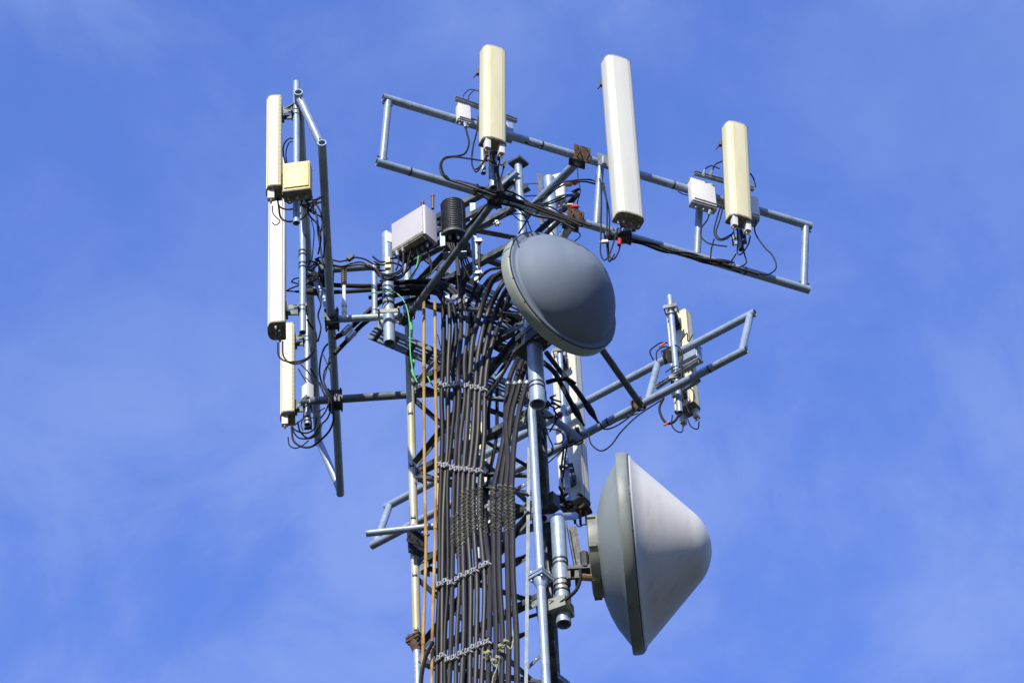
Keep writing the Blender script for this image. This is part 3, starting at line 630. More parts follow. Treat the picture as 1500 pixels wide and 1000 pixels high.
# ------------------------------------------------------------------ feeder cable bundle
def Yc(px): return 22.80+(22.44-22.80)*(px-640)/120
ordn = ['first', 'second', 'third', 'fourth', 'fifth', 'sixth', 'seventh', 'eighth', 'ninth', 'tenth', 'eleventh', 'twelfth', 'thirteenth', 'fourteenth', 'fifteenth', 'sixteenth', 'seventeenth']
LH = 22.86
cab = [  # pixel traces from the top of each run down past the picture edge
 ([(452, 414, LH), (480, 417, LH), (540, 419, LH), (582, 414, LH), (612, 412, LH), (634, 415), (646, 430), (650, 470), (649, 520), (648, 580), (649, 640), (646, 700), (645, 760), (643, 850), (642, 930), (641, 1010)], .018, 0),
 ([(446, 426, LH), (480, 428, LH), (540, 425, LH), (585, 421, LH), (615, 420, LH), (640, 424), (656, 440), (659, 480), (657, 540), (657, 590), (655, 650), (651, 700), (650, 760), (648, 850), (647, 930), (646, 1010)], .018, 0),
 ([(540, 436, 22.95), (580, 428, 22.95), (615, 426, 22.95), (645, 432), (664, 446), (668, 490), (664, 540), (666, 580), (661, 640), (657, 700), (656, 760), (655, 850), (653, 930), (652, 1010)], .018, 0),
 ([(575, 424, 23.0), (612, 415, 22.95), (640, 416), (660, 426), (674, 446), (676, 490), (672, 540), (674, 580), (669, 640), (665, 700), (664, 760), (663, 850), (660, 930), (659, 1010)], .018, 0),
 ([(580, 416, 22.95), (620, 411, 22.9), (648, 414), (668, 427), (682, 450), (685, 485), (681, 530), (681, 580), (676, 640), (672, 700), (671, 760), (673, 850), (669, 930), (667, 1010)], .018, 0),
 ([(736, 398, 22.45), (722, 410, 22.5), (709, 440, 22.6), (700, 470, 22.65), (693, 500), (690, 540), (688, 580), (683, 640), (679, 700), (678, 760), (680, 850), (679, 930), (677, 1010)], .0195, 1),
 ([(745, 405, 22.5), (732, 422, 22.5), (716, 455, 22.6), (706, 490), (698, 530), (696, 580), (692, 640), (687, 700), (686, 760), (690, 850), (689, 930), (687, 1010)], .0195, 1),
 ([(752, 412, 22.5), (738, 430, 22.5), (723, 465, 22.6), (713, 500), (705, 540), (703, 580), (699, 640), (695, 700), (694, 760), (699, 850), (698, 930), (696, 1010)], .0195, 1),
 ([(757, 420, 22.5), (744, 440, 22.5), (733, 470, 22.6), (722, 500), (713, 540), (711, 590), (708, 640), (704, 700), (703, 760), (709, 850), (707, 930), (705, 1010)], .0195, 1),
 ([(700, 672, 22.98), (703, 686, 22.90), (706, 706, 22.75), (708, 760, 22.66), (713, 800), (717, 850), (716, 930), (714, 1010)], .0195, 1),
 ([(768, 520, 22.5), (762, 535, 22.42), (752, 570), (744, 600), (738, 640), (731, 680), (724, 720), (723, 780), (724, 850), (726, 930), (724, 1010)], .0195, 1),
 ([(775, 522, 22.5), (768, 540, 22.42), (758, 575), (750, 605), (745, 640), (739, 680), (732, 720), (732, 780), (733, 850), (735, 930), (734, 1010)], .0195, 1),
 ([(762, 520, 22.6), (754, 535, 22.52), (745, 560, 22.5), (741, 600), (742, 640), (743, 680), (741, 720), (742, 780), (744, 850), (745, 930), (744, 1010)], .0195, 1),
 ([(785, 525, 22.5), (776, 550, 22.42), (766, 580), (759, 610), (753, 650), (751, 690), (750, 720), (751, 780), (752, 850), (756, 930), (757, 1010)], .0195, 1),
 ([(690, 450, 23.0), (690, 500, 22.98), (684, 560, 22.95), (684, 640, 22.92), (685, 760, 22.92), (683, 900, 22.92), (682, 1010, 22.92)], .015, 0),
 ([(668, 470, 23.0), (662, 520, 22.98), (655, 560, 22.95), (655, 640, 22.92), (652, 760, 22.92), (651, 900, 22.92), (649, 1010, 22.92)], .014, 0),
 ([(728, 560, 22.8), (727, 640, 22.75), (716, 700, 22.72), (712, 760, 22.72), (726, 860, 22.72), (724, 1010, 22.7)], .014, 0),
]
CABO = []
for i, (tr, r, k) in enumerate(cab):
    rc = random.Random(i*13+5); r = r*rc.uniform(.90, 1.08)
    P = spline([at(p[0]+(rc.uniform(-1.3, 1.3) if q > 3 else 0), p[1], (p[2] if len(p) > 2 else Yc(p[0]))+(rc.uniform(-.012, .012) if q > 3 else 0)) for q, p in enumerate(tr)], 5)
    # the run carries on straight down the tower below the picture
    e = P[-1]; P += [V((e.x, e.y, e.z-1.2)), V((e.x, e.y, GZ+.3))]
    o = obj('feeder_cable', MB().tube(P, r, 10), 'cableg' if k or i in (1, 3, 4) else 'cable')
    tag(o, ('%s black feeder cable counted from the left in the thick bundle' % ordn[i]) if i < 14 else 'black feeder cable running behind the front row, %s' % ('towards the middle of the bundle', 'at the left of the bundle', 'at the right of the bundle')[i-14], 'cable', 'feeder cables running down the tower')
    CABO.append((o, P, r))
def on_cable(i, py):
    P = CABO[i][1]; b = min(range(len(P)-1), key=lambda j: abs(pr((P[j]+P[j+1])/2)[1]-py) if pr(P[j])[1] < 1100 else 1e9)
    p, q = pr(P[b])[1], pr(P[b+1])[1]; t = max(0, min(1, (py-p)/((q-p) or 1))); return P[b].lerp(P[b+1], t), (P[b+1]-P[b]).normalized()
rows = [(0, [566, 567, 566, 565, 566, 568, 570, 571, 573], 0), (0, [683, 684, 684, 688, 689, 690, 690, 692, 692], 0),
        (0, [861, 858, 853, 856, 850, 846, 842, 838, 832, 828], 0), (0, [970, 966, 962, 968, 965, 960, 956, 950, 946, 943], 0)]
for st, ys, _ in rows:
    for i, y in enumerate(ys):
        if i >= 14: continue
        P, d = on_cable(i, y); r = CABO[i][2]; v = V((-.6, -.8, 0)); u = V((.8, -.6, 0))
        k = MB().lathe([(r, -.009), (r+.004, -.009), (r+.004, .009), (r, .009)], P, d, 14)
        k.box(P+v*(r+.010)-u*.004, u, v, Z, .030, .020, .034).cyl(P+v*(r+.008)-u*.024, P+v*(r+.008)+u*.024, .005, 6).cyl(P+v*(r+.02)+Z*.004, P+v*(r+.034)+Z*.004, .007, 6)
        k.box(P+v*(r+.004)+u*.012+Z*.016, u+Z, v, Z-u, .026, .014, .008)
        obj('hanger_clamp', k, 'wclip', CABO[i][0])
for i, y in ((10, 562), (11, 561), (12, 563), (13, 562)):
    P, d = on_cable(i, y); obj('strap_band', MB().lathe([(CABO[i][2], -.012), (CABO[i][2]+.004, -.012), (CABO[i][2]+.004, .012), (CABO[i][2], .012)], P, d, 14), 'steel', CABO[i][0])
# braided hoisting grips
for i, y0, y1 in ((4, 752, 818), (3, 757, 800), (5, 722, 800), (6, 718, 790), (7, 716, 782), (8, 714, 776), (9, 712, 784), (10, 716, 782), (11, 712, 780), (12, 712, 784), (13, 714, 778)):
    A, _ = on_cable(i, y0); B, _ = on_cable(i, y1); r = CABO[i][2]; k = MB()
    P = CABO[i][1]
    L = (A-B).length; T = L/.11; nn_ = 12
    for sg in (-1, 1):
        for ph in range(3):
            pt = []
            for j in range(int(T*nn_)+1):
                y = y0+(y1-y0)*j/(T*nn_); c, d = on_cable(i, y); x = Z.cross(d); x = x.normalized() if x.length > .01 else X.copy()
                x = (X-d*X.dot(d)).normalized(); w = d.cross(x); q = sg*2*math.pi*j/nn_+ph*2*math.pi/3; pt.append(c+(x*math.cos(q)+w*math.sin(q))*(r+.003))
            k.tube(pt, .0025, 4)
    obj('hoisting_grip', k, 'wire', CABO[i][0])
# rope knots
k = MB()
def knot(k, c, s=1):
    for a in range(3): k.tube(spline([c+V((-.035*s, -.03, .01*a))*1, c+V((-.01, -.045, .015-.010*a)), c+V((.03*s, -.035, .008*a-.01)), c+V((.02*s, .01, .010*a-.015)), c+V((-.03*s, .0, -.01+.006*a))]), .0038, 6)
for (pt, l) in (([(735, 951), (741, 944), (748, 950), (752, 936), (751, 922)], 'pale rope tied in a knot at the right of the lower clamp row'),
                ([(724, 972), (729, 968), (727, 980), (722, 992), (721, 1004)], 'yellow rope knot with a tail hanging down near the bottom edge'),
                ([(712, 962), (716, 960), (719, 963)], 'short frayed rope end on the middle cables near the bottom')):
    k = MB().tube(spline(pts(pt, Yc(pt[0][0])-.05)), .0042, 6); knot(k, at(pt[0][0], pt[0][1], Yc(pt[0][0])-.03), .65); knot(k, at(pt[1][0]+1, pt[1][1], Yc(pt[0][0])-.03), .5)
    tag(obj('rope', k, 'rope'), l, 'rope', 'rope ends tied round the cables')
# support rungs behind the bundle
for (a, b, l) in (((640, 578), (790, 595), 'cable support bar behind the topmost clamp row'), ((642, 697), (790, 700), 'cable support bar behind the second clamp row'), ((640, 872), (776, 815), 'cable support bar behind the third clamp row'), ((638, 984), (772, 930), 'cable support bar behind the lowest clamp row')):
    A, B = at(*a, 22.90), at(*b, 22.55); d = (B-A).normalized(); k = MB().angle(A, B, .04, .005)
    tag(obj('support_bar', k, 'ang'), l, 'bar', 'bars that hold the cable clamps')
# orange conduits
for tr, l in (([(621, 442, 22.75), (621, 560, 22.78), (622, 700, 22.8), (624, 800, 22.8), (621, 900, 22.8), (618, 990, 22.8), (616, 1020, 22.8)], 'left rust orange conduit running down beside the left leg'),
              ([(637, 442, 22.72), (638, 560, 22.74), (639, 640, 22.75), (637, 800, 22.75), (634, 900, 22.75), (632, 1020, 22.75)], 'right rust orange conduit running down beside the cable bundle')):
    P = spline(pts(tr, 22.8), 5); e = P[-1]; P += [V((e.x, e.y, GZ))]
    o = tag(obj('conduit', MB().tube(P, .0115, 10), 'rod'), l, 'conduit', 'rusty conduits')
    for q in (4, 14, 22):
        obj('coupling', MB().cyl(P[q]-Z*.03, P[q]+Z*.03, .0145, 10), 'rod', o)
# green earth wires
for tr, r, l, Yd in (([(540, 430), (553, 428), (575, 427), (586, 434), (595, 448), (600, 474), (601, 515), (605, 545), (611, 560)], .005, 'green earth wire running over the thick pipe and down the left leg', 22.66),
                 ([(600, 466), (603, 482), (601, 492), (605, 504), (602, 516), (606, 530), (604, 542), (607, 552)], .012, 'thick green wire wrapped on the left leg', 22.98),
                 ([(612, 353), (613, 375), (609, 395), (602, 410)], .006, 'green wire hanging from the pale grey radio box', 22.5),
                 ([(820, 330), (832, 326), (836, 322)], .005, 'short green wire under the lower rusty clamp plate', 22.2),
                 ([(625, 548), (632, 562), (643, 570), (650, 560)], .006, 'dark green wires looping near the left leg below the tray', 22.95)):
    tag(obj('earth_wire', MB().tube(spline(pts(tr, Yd)), r, 6), 'green'), l, 'wire', 'green earth wires')
# ------------------------------------------------------------------ cable trays
def tray(a, b, w, l):
    A, B = at(*a), at(*b); d = (B-A).normalized(); s_ = Z.cross(d).normalized()
    t = thing('cable_tray', A, l, 'cable tray', 'cable trays at the tower head')
    for q in (-1, 1): obj('side_rail', MB().box((A+B)/2+s_*q*w/2, d, s_, Z, (B-A).length, .008, .05), 'galv', t)
    k = MB()
    for q in (-.25, 0, .25): k.box((A+B)/2+s_*q*w, d, s_, Z, (B-A).length, .02, .006)
    obj('slat', k, 'galv', t); k = MB(); n = int((B-A).length/.14)
    for i in range(n): k.box(A+d*(.05+.14*i)-Z*.02, d, s_, Z, .03, w, .02)
    obj('rung', k, 'ang', t)
tray((642, 404, 22.98), (782, 472, 23.5), .17, 'slatted steel cable tray crossing behind the cables left of the upper dish')
tray((545, 484, 22.78), (790, 590, 23.5), .13, 'slatted steel cable tray with its end showing left of the left leg')
# ------------------------------------------------------------------ jumper cables, traced
J = []
def jump(l, tr, Yd, r=.0065, m='cable', ends=None, group='thin jumper cables'):
    P = spline(pts(tr, Yd)); o = tag(obj('jumper_cable', MB().tube(P, r, 7), m), l, 'cable', group)
    if ends:
        for e, q in ((0, 1), (-1, -2)):
            if ends[0 if e == 0 else 1]:
                d = (P[q]-P[e]).normalized(); obj('plug', MB().cyl(P[e], P[e]+d*.05, r*1.9, 8), ends[0 if e == 0 else 1], o)
    return o
# top centre panel
jump('thin cable arching over the small white box left of the top panel', [(676, 148), (680, 138), (690, 131), (704, 135)], 21.4, .004, ends=('blue', None))
jump('second thin cable arching behind the top panel', [(684, 150), (688, 139), (697, 132), (706, 138)], 21.45, .004, ends=('blue', None))
jump('cable dropping from the small white box and looping left to the lower rail', [(681, 180), (684, 195), (687, 210), (681, 225), (668, 229), (652, 231), (645, 240), (646, 252), (654, 262), (672, 268), (700, 277), (724, 286)], 21.3, .0075, ends=('silver', None))
jump('cable running from the panel base left into the same loop', [(709, 236), (690, 233), (665, 230), (650, 234), (647, 246), (656, 262), (680, 271), (712, 282)], 21.28, .0065)
jump('cable hanging straight down left of the top panel base', [(701, 170), (699, 190), (693, 215), (691, 237), (695, 248), (704, 243), (712, 230)], 21.35, .0065)
jump('blue sheathed cable hooking under the top panel base', [(716, 222), (707, 240), (698, 252), (694, 247)], 21.2, .006, ends=('brass', None))
jump('cable looping between the two white connector covers', [(716, 228), (716, 236), (724, 243), (734, 241), (740, 236)], 21.2, .005, ends=('brass', 'brass'))
jump('cable dropping from the right connector cover to the lower rail', [(740, 238), (736, 252), (733, 266), (738, 280)], 21.3, .0055, ends=('brass', None))
jump('cable dropping down the pipe under the top panel', [(722, 228), (727, 250), (729, 270), (735, 285)], 21.38, .007)
jump('thin cable hanging below the upper rail right of the top panel', [(756, 200), (768, 208), (782, 214), (795, 213)], 21.65, .005)
for i in range(5):
    jump('black cable %s under the top panel base' % ('curling leftmost', 'curling second', 'bunched in the middle', 'bunched right of middle', 'curling rightmost')[i], [(712+i*4, 222), (716+i*4-(i % 2)*4, 234), (722+i*2, 240+i), (727+i, 258), (730+i*2, 280)], 21.30+i*.02, .0055)
# cables lashed along the lower rail
lash = [('top one of the run', .011, [(646, 252), (655, 263), (676, 267), (702, 274), (730, 283), (760, 294), (790, 303), (818, 314), (846, 324), (866, 331)]),
        ('middle one of the run', .012, [(652, 258), (664, 268), (690, 277), (716, 283), (742, 291), (775, 301), (800, 311), (832, 322), (852, 331)]),
        ('underside one of the run', .010, [(700, 284), (726, 296), (755, 303), (785, 316), (815, 322), (842, 336)]),
        ('thin one on top of the run', .007, [(716, 270), (735, 277), (757, 285), (782, 300), (806, 303), (832, 318), (858, 326)])]
for l, r_, tr in lash: jump('black cable lashed along the lower front rail, '+l, tr, 21.60, r_, group='cables lashed along the lower front rail')
for c_ in (700, 745, 790, 822):
    P = onrail('f', railt('f', c_, True), True); tag(obj('cable_tie', MB().lathe([(.036, -.004), (.047, -.004), (.047, .004), (.036, .004)], P+V((-.008, -.018, .0)), fr['f'][2], 14), 'label'), 'black tie strap round the lower front rail, %s' % {700: 'left of the strut', 745: 'just right of the strut', 790: 'below the thick tower head pipe', 822: 'left of the lower rusty clamp'}[c_], 'strap', 'tie straps on the lower front rail')
for i, (tr, r_) in enumerate((([(905, 341), (930, 352), (960, 358), (985, 368), (1012, 371), (1040, 381), (1075, 391), (1112, 402)], .009), ([(912, 352), (940, 357), (970, 368), (1000, 373), (1030, 384), (1060, 389), (1085, 399)], .009))):
    jump('black cable on the lower front rail towards the far right, %s' % ('upper', 'lower')[i], tr, 22.14+i*.03, r_)
# tower head jumpers
hd = [([(760, 342), (775, 318), (792, 295), (812, 272), (838, 265), (862, 263), (878, 268)], 'long cable arching from the tower head to the tall white panel'),
      ([(778, 300), (800, 286), (830, 269), (855, 266), (874, 270)], 'second cable arching to the tall white panel'),
      ([(735, 285), (760, 296), (790, 300), (815, 291), (848, 276)], 'cable with blue sleeve sweeping across the tower head'),
      ([(742, 291), (770, 302), (800, 300), (830, 288), (850, 277)], 'second cable sweeping across the tower head'),
      ([(752, 300), (765, 312), (775, 330), (783, 352)], 'cable bending down beside the right leg top'),
      ([(700, 338), (722, 329), (742, 312), (752, 296)], 'thin cable with silver clip above the upper dish'),
      ([(735, 318), (758, 313), (773, 318)], 'short thin cable crossing to the right leg top'),
      ([(756, 300), (748, 308), (760, 322), (775, 325)], 'crooked thin cable at the tower head'),
      ([(790, 310), (800, 330), (812, 345), (800, 352)], 'cable curling beside the thick pipe below the rail'),
      ([(820, 340), (838, 334), (850, 345), (838, 356)], 'cable curling under the lower rusty clamp'),
      ([(846, 245), (847, 262), (850, 280), (846, 296), (847, 312)], 'beaded thin cable hanging below the upper rusty clamp')]
for i, (tr, l) in enumerate(hd): jump(l, tr, 22.05+.02*i, .0065 if i < 4 else .0045)
jump('very thick black cable slanting down left from the rusty clamp', [(846, 284), (828, 305), (808, 322), (788, 340), (770, 362)], 22.2, .022)
jump('second thick black cable slanting down behind the upper dish', [(836, 312), (815, 328), (798, 345), (785, 362)], 22.35, .018)
for (px, py, m, l) in ((840, 268, 'red', 'red surge plug high beside the arm of the front frame'), (842, 303, 'red', 'red surge plug just above the lower rusty clamp'), (835, 301, 'brass', 'brass surge plug beside the lower red one'), (833, 270, 'brass', 'brass surge plug beside the upper red one'), (834, 285, 'blue', 'blue tape wrap on the cables near the tower head')):
    P = at(px, py, 21.98); tag(obj('surge_plug', MB().cyl(P-X*.022, P+X*.022, .018, 12).cyl(P-X*.035, P+X*.035, .009, 8), m), l, 'plug', 'coloured plugs at the tower head')
# tall white panel jumpers
jump('leftmost looped cable hanging below the tall white panel', [(880, 268), (881, 300), (880, 350), (880, 372), (886, 381), (893, 372), (899, 355), (905, 335)], 21.75, .006, ends=(None, 'silver'))
jump('middle looped cable hanging below the tall white panel', [(884, 268), (889, 300), (889, 350), (890, 372), (893, 383), (900, 372)], 21.78, .006)
jump('rightmost looped cable hanging below the tall white panel', [(878, 262), (888, 290), (893, 320), (891, 355), (893, 376), (900, 379), (908, 362), (908, 335)], 21.8, .006, ends=(None, 'silver'))
tag(obj('red_boot', MB().cyl(at(908, 350, 21.78), at(907, 359, 21.78), .016, 10), 'red'), 'red cable boot under the tall white panel', 'boot')
P = at(886, 354, 21.75); tag(obj('cable_clip', MB().box(P, X, Yv, Z, .045, .02, .022).cyl(P-X*.04, P+X*.04, .006, 6), 'silver'), 'silver clip gripping the loops under the tall white panel', 'clip')
tag(obj('junction_bracket', MB().box(at(905, 345, 21.85), X, Yv, Z, .2, .06, .035).box(at(917, 350, 21.85), X, Yv, Z, .08, .05, .05).cyl(at(893, 343, 21.8), at(925, 356, 21.85), .02, 8), 'dark'), 'dark bracket cluster on the rail under the tall white panel', 'bracket')
tag(obj('hinge_plate', MB().box(at(884, 235, 21.86), V((.9, .43, 0)), V((.43, -.9, 0)), Z, .09, .012, .12).cyl(at(884, 230, 21.82), at(884, 240, 21.82), .012, 8), 'steel'), 'pale hinge plate joining rail and tall white panel', 'bracket')
tag(obj('tilt_lever', MB().cyl(at(876, 130, 21.75), at(884, 118, 21.75), .006, 6).box(at(882, 122, 21.75), X, Yv, Z, .03, .03, .06), 'dark'), 'small dark lever at the upper left of the tall white panel', 'lever')
for a_, b_, Yd, l in (((694, 114), (702, 104), 21.3, 'small dark lever at the upper left of the top centre cream panel'), ((1049, 219), (1057, 208), 22.2, 'small dark lever at the upper left of the far right cream panel')):
    tag(obj('tilt_lever', MB().cyl(at(*a_, Yd), at(*b_, Yd), .005, 6).box(at(b_[0]-1, b_[1]+2, Yd), X, Yv, Z, .03, .03, .05), 'dark'), l, 'lever')
# far right panel jumpers
for i, (tr, l) in enumerate((([(1030, 256), (1034, 247), (1042, 243), (1054, 247)], 'cable arching from white box to far right panel'),
    ([(1040, 257), (1044, 249), (1048, 241), (1058, 236)], 'upper cable arching from white box to far right panel'),
    ([(1099, 254), (1104, 262), (1107, 274)], 'short cable into the top of the narrow white box'),
    ([(1040, 308), (1036, 322), (1027, 335), (1028, 348), (1040, 357), (1065, 361)], 'cable from the white box base looping right below'),
    ([(1058, 295), (1050, 320), (1046, 340), (1052, 351), (1064, 350), (1075, 340)], 'cable looping in front of the far right pipe end'),
    ([(1061, 293), (1055, 320), (1049, 340), (1056, 350), (1072, 343)], 'second cable looping by the far right pipe end'),
    ([(1046, 350), (1042, 365), (1041, 378)], 'thin cable dropping onto the lower rail'),
    ([(1080, 335), (1081, 355), (1080, 370), (1086, 372), (1096, 358), (1099, 346)], 'looped cable between far right connector covers'),
    ([(1078, 372), (1070, 384), (1060, 388)], 'cable end slanting onto the lower rail'),
    ([(1107, 322), (1106, 340), (1118, 360), (1132, 375), (1137, 392), (1125, 402), (1110, 400)], 'wide cable loop swinging out below the narrow white box'),
    ([(1085, 340), (1090, 370), (1093, 385), (1080, 392), (1070, 389)], 'cable curling onto the rail below the far right panel'),
    ([(985, 270), (997, 283), (1016, 288)], 'thin wire drooping left of the white box'),
    ([(1086, 336), (1090, 350), (1088, 360), (1083, 366)], 'thin cable right under the far right panel'))):
    jump(l, tr, 22.15+.01*i, .0058 if i not in (11,) else .004, ends=('silver', None) if i in (0, 1, 3) else None)
k = MB()
for i in range(5):
    c = at(1045+i*1.5, 380+i*.6, 22.15); P = [c+V((.15*math.cos(q)*(1-.1*i), .03*math.sin(q), .035*math.sin(q+.3*i)-.045*math.cos(q))) for q in [2*math.pi*j/20 for j in range(21)]]; k.tube(P, .005, 6, False)
tag(obj('cable_coil', k, 'cable'), 'coil of spare cable wrapped on the lower rail below the far right panel', 'cable coil')
# left sector jumpers
Lj = [([(418, 240), (415, 225), (416, 212), (424, 203), (434, 206), (437, 218)], 21.25, 'cable loop above the yellow box', .0055),
 ([(420, 240), (419, 222), (425, 208), (435, 212), (438, 230)], 21.28, 'second cable loop above the yellow box', .0045),
 ([(428, 276), (428, 290), (440, 298), (456, 303), (464, 316), (466, 340), (470, 365), (473, 388)], 21.9, 'cable from the yellow box running down to the arm', .0075),
 ([(440, 300), (458, 312), (470, 318), (472, 330), (468, 350), (472, 380), (476, 392)], 22.1, 'second cable running down between frame rails', .0065),
 ([(407, 285), (408, 300), (416, 306), (430, 306), (440, 300), (444, 290)], 21.25, 'cable looping from the highest left panel base', .0065, ),
 ([(408, 300), (411, 318), (420, 324), (432, 323), (440, 312)], 21.3, 'lower cable looping from the highest left panel base', .0075),
 ([(399, 302), (400, 312), (404, 318), (410, 324), (404, 330), (399, 326)], 21.15, 'small curl of cable under the highest left connector', .0045),
 ([(452, 288), (458, 296), (456, 306), (450, 312)], 21.3, 'thin cable curl right of the yellow box', .004),
 ([(456, 322), (460, 340), (458, 370), (457, 380)], 22.0, 'thin cable hanging beside the left frame rail', .004),
 ([(427, 413, 22.8), (432, 408, 22.8), (450, 406, 22.8), (465, 402), (475, 392), (480, 378)], 22.7, 'upper pointed cable tail looping back at the left', .0055),
 ([(427, 413, 22.8), (440, 416, 22.8), (454, 414)], 22.82, 'upper pointed cable tail entering the boot', .0055),
 ([(419, 426, 22.8), (432, 420, 22.8), (455, 413, 22.8), (470, 402), (476, 388)], 22.7, 'lower pointed cable tail looping back at the left', .0055),
 ([(419, 426, 22.8), (435, 427, 22.8), (448, 427)], 22.82, 'lower pointed cable tail entering the boot', .0055),
 ([(461, 380), (470, 377), (485, 380), (498, 383), (511, 380), (520, 377), (535, 380), (548, 387), (560, 388)], 22.6, 'uppermost wavy cable between left frame and pipe', .0065),
 ([(460, 393), (468, 386), (480, 386), (500, 390), (515, 386), (530, 384), (545, 393), (562, 396)], 22.62, 'second wavy cable between left frame and pipe', .0065),
 ([(478, 388), (500, 391), (516, 389), (532, 388), (550, 397), (570, 395)], 22.65, 'third wavy cable between left frame and pipe', .0055),
 ([(407, 502), (408, 520), (416, 528), (430, 530), (447, 526), (458, 515), (463, 498), (461, 486)], 22.45, 'upper cable loop below the long white panel', .0065),
 ([(414, 500), (415, 520), (424, 531), (438, 532), (452, 525), (461, 512)], 22.5, 'lower cable loop below the long white panel', .0065),
 ([(450, 468), (456, 478), (462, 486), (464, 500)], 22.6, 'thick cable bend behind the long white panel base', .008),
 ([(437, 540), (444, 552), (449, 560)], 23.6, 'short cable into the top of the small white box', .005),
 ([(441, 534), (450, 543), (456, 552), (459, 566)], 23.6, 'second short cable over the small white box', .005),
 ([(482, 502), (475, 510), (470, 525), (468, 545), (472, 562), (480, 578), (486, 590), (486, 605)], 23.2, 'outer cable curving down the inside of the left frame', .0075),
 ([(484, 530), (476, 542), (474, 556), (480, 572), (490, 588)], 23.2, 'inner cable curving down the inside of the left frame', .0065),
 ([(484, 515), (480, 535), (474, 560)], 23.25, 'thin straight cable crossing the left curves', .004),
 ([(474, 520), (480, 535), (484, 545)], 23.22, 'thin cable crossing the curves by the left rail', .004),
 ([(427, 622), (433, 630), (448, 634), (460, 628), (464, 612)], 23.55, 'highest loop of cable below the lowest left panel', .0065),
 ([(428, 628), (436, 640), (450, 642), (462, 634), (470, 622), (480, 612), (487, 592)], 23.55, 'second loop of cable below the lowest left panel', .0065),
 ([(427, 625), (430, 645), (442, 654), (456, 654), (470, 644), (483, 630), (489, 612), (487, 596)], 23.5, 'widest loop of cable below the lowest left panel', .008),
 ([(422, 640), (424, 652), (432, 656), (442, 653), (452, 645)], 23.6, 'thin low loop of cable below the lowest left panel', .005),
 ([(446, 598), (444, 612), (441, 622), (444, 630)], 23.5, 'cable dropping from the small white box', .005),
 ([(450, 598), (456, 612), (465, 604), (476, 597)], 23.6, 'cable looping right of the small white box', .004),
 ([(432, 622), (440, 616), (446, 612)], 23.5, 'short cable joining lowest left panel and pipe', .006)]
for a_ in Lj: jump(a_[2], a_[0], a_[1], a_[3])
Lx = [([(446, 287), (452, 300), (449, 314), (440, 322)], 'thick bend dropping from the yellow box to the pipe end'), ([(433, 290), (425, 298), (418, 293), (413, 286)], 'short bend between yellow box and highest left panel'),
      ([(446, 300), (455, 318), (466, 330), (470, 350), (466, 372)], 'middle cable running down from the knot under the yellow box'), ([(452, 310), (462, 300), (470, 312), (473, 330), (476, 352), (474, 376)], 'outer cable running down from the knot under the yellow box'),
      ([(466, 500), (470, 480), (466, 462), (470, 446), (465, 432)], 'cable climbing behind the pale clip beside the left frame'), ([(468, 560), (474, 575), (482, 584), (478, 600), (470, 612)], 'cable wrapping round the lower left arm clamp'),
      ([(455, 540), (462, 552), (470, 566), (476, 580)], 'cable slanting from the lowest left pipe to the arm'), ([(436, 618), (440, 632), (452, 642), (466, 634), (472, 620)], 'short inner loop of cable below the lowest left panel')]
for i, (tr, l) in enumerate(Lx): jump(l, tr, 21.5 if i < 4 else 23.1+.05*(i % 3), .0065)
# tapered boots where thick cables end
def boot(l, a, b, Yd, r, Y2=None):
    A, B = at(*a, Yd), at(*b, Y2 or Yd); d = B-A
    tag(obj('cable_boot', MB().tube([A, A+d*.2, A+d*.55, A+d*.9, B], [r*.35, r*.55, r*1.25, r*1.3, r], 10), 'rubber'), l, 'boot', 'rubber boots on cable ends')
boot('upper tapered boot at the left end of the horizontal cables', (437, 412), (480, 417), 22.83, .022)
boot('lower tapered boot at the left end of the horizontal cables', (432, 427), (478, 428), 22.83, .023)
boot('right tapered boot hanging beside the shaded white panel', (877, 620), (858, 590), 23.4, .021, 23.3)
boot('left tapered boot hanging beside the shaded white panel', (856, 624), (838, 592), 23.3, .021, 23.2)
jump('right thick black cable from the upper dish bracket to its boot', [(800, 516), (822, 545), (842, 568), (858, 590)], 23.3, .020, group='thick black cables by the upper dish bracket')
jump('left thick black cable from the upper dish bracket to its boot', [(795, 530), (812, 545), (826, 570), (838, 592)], 23.2, .020, group='thick black cables by the upper dish bracket')
jump('thick black cable crossing under the upper dish bracket', [(800, 560), (815, 556), (830, 555), (842, 562)], 23.15, .018, group='thick black cables by the upper dish bracket')
jump('straight black line slanting from the upper dish to the bundle', [(776, 470), (757, 508), (735, 550), (712, 582)], 22.35, .012)
jump('pale strap beside the slanting black line', [(768, 490), (752, 520), (742, 538), (725, 556)], 22.6, .010, 'galv')
jump('upper of the thick dark cables rising from left frame', [(490, 495), (507, 485), (530, 465), (560, 440), (590, 430), (625, 428)], 22.9, .020, group='thick black cables from the left frame')
jump('lower of the thick dark cables rising from left frame', [(490, 518), (512, 495), (535, 472), (565, 455), (600, 440), (630, 435)], 22.95, .018, group='thick black cables from the left frame')
for px, py, l in ((508, 483, 'silver sleeve on the upper dark cable rising from left frame'), (514, 492, 'silver sleeve on the lower dark cable rising from left frame')):
    A, B = at(px-5, py+5, 22.85), at(px+5, py-5, 22.85); tag(obj('cable_sleeve', MB().cyl(A, B, .025, 12), 'silver'), l, 'sleeve')
jump('dark cable running under the horizontal run to the leg', [(560, 436), (590, 430), (612, 432), (630, 445), (645, 455)], 22.95, .014)
jump('black cable leaving the bundle at bottom left', [(634, 940), (624, 960), (618, 985), (616, 1010)], 22.7, .015)
jump('thin dark cable crossing beside the right orange conduit', [(641, 490), (646, 510), (652, 525)], 22.85, .004)
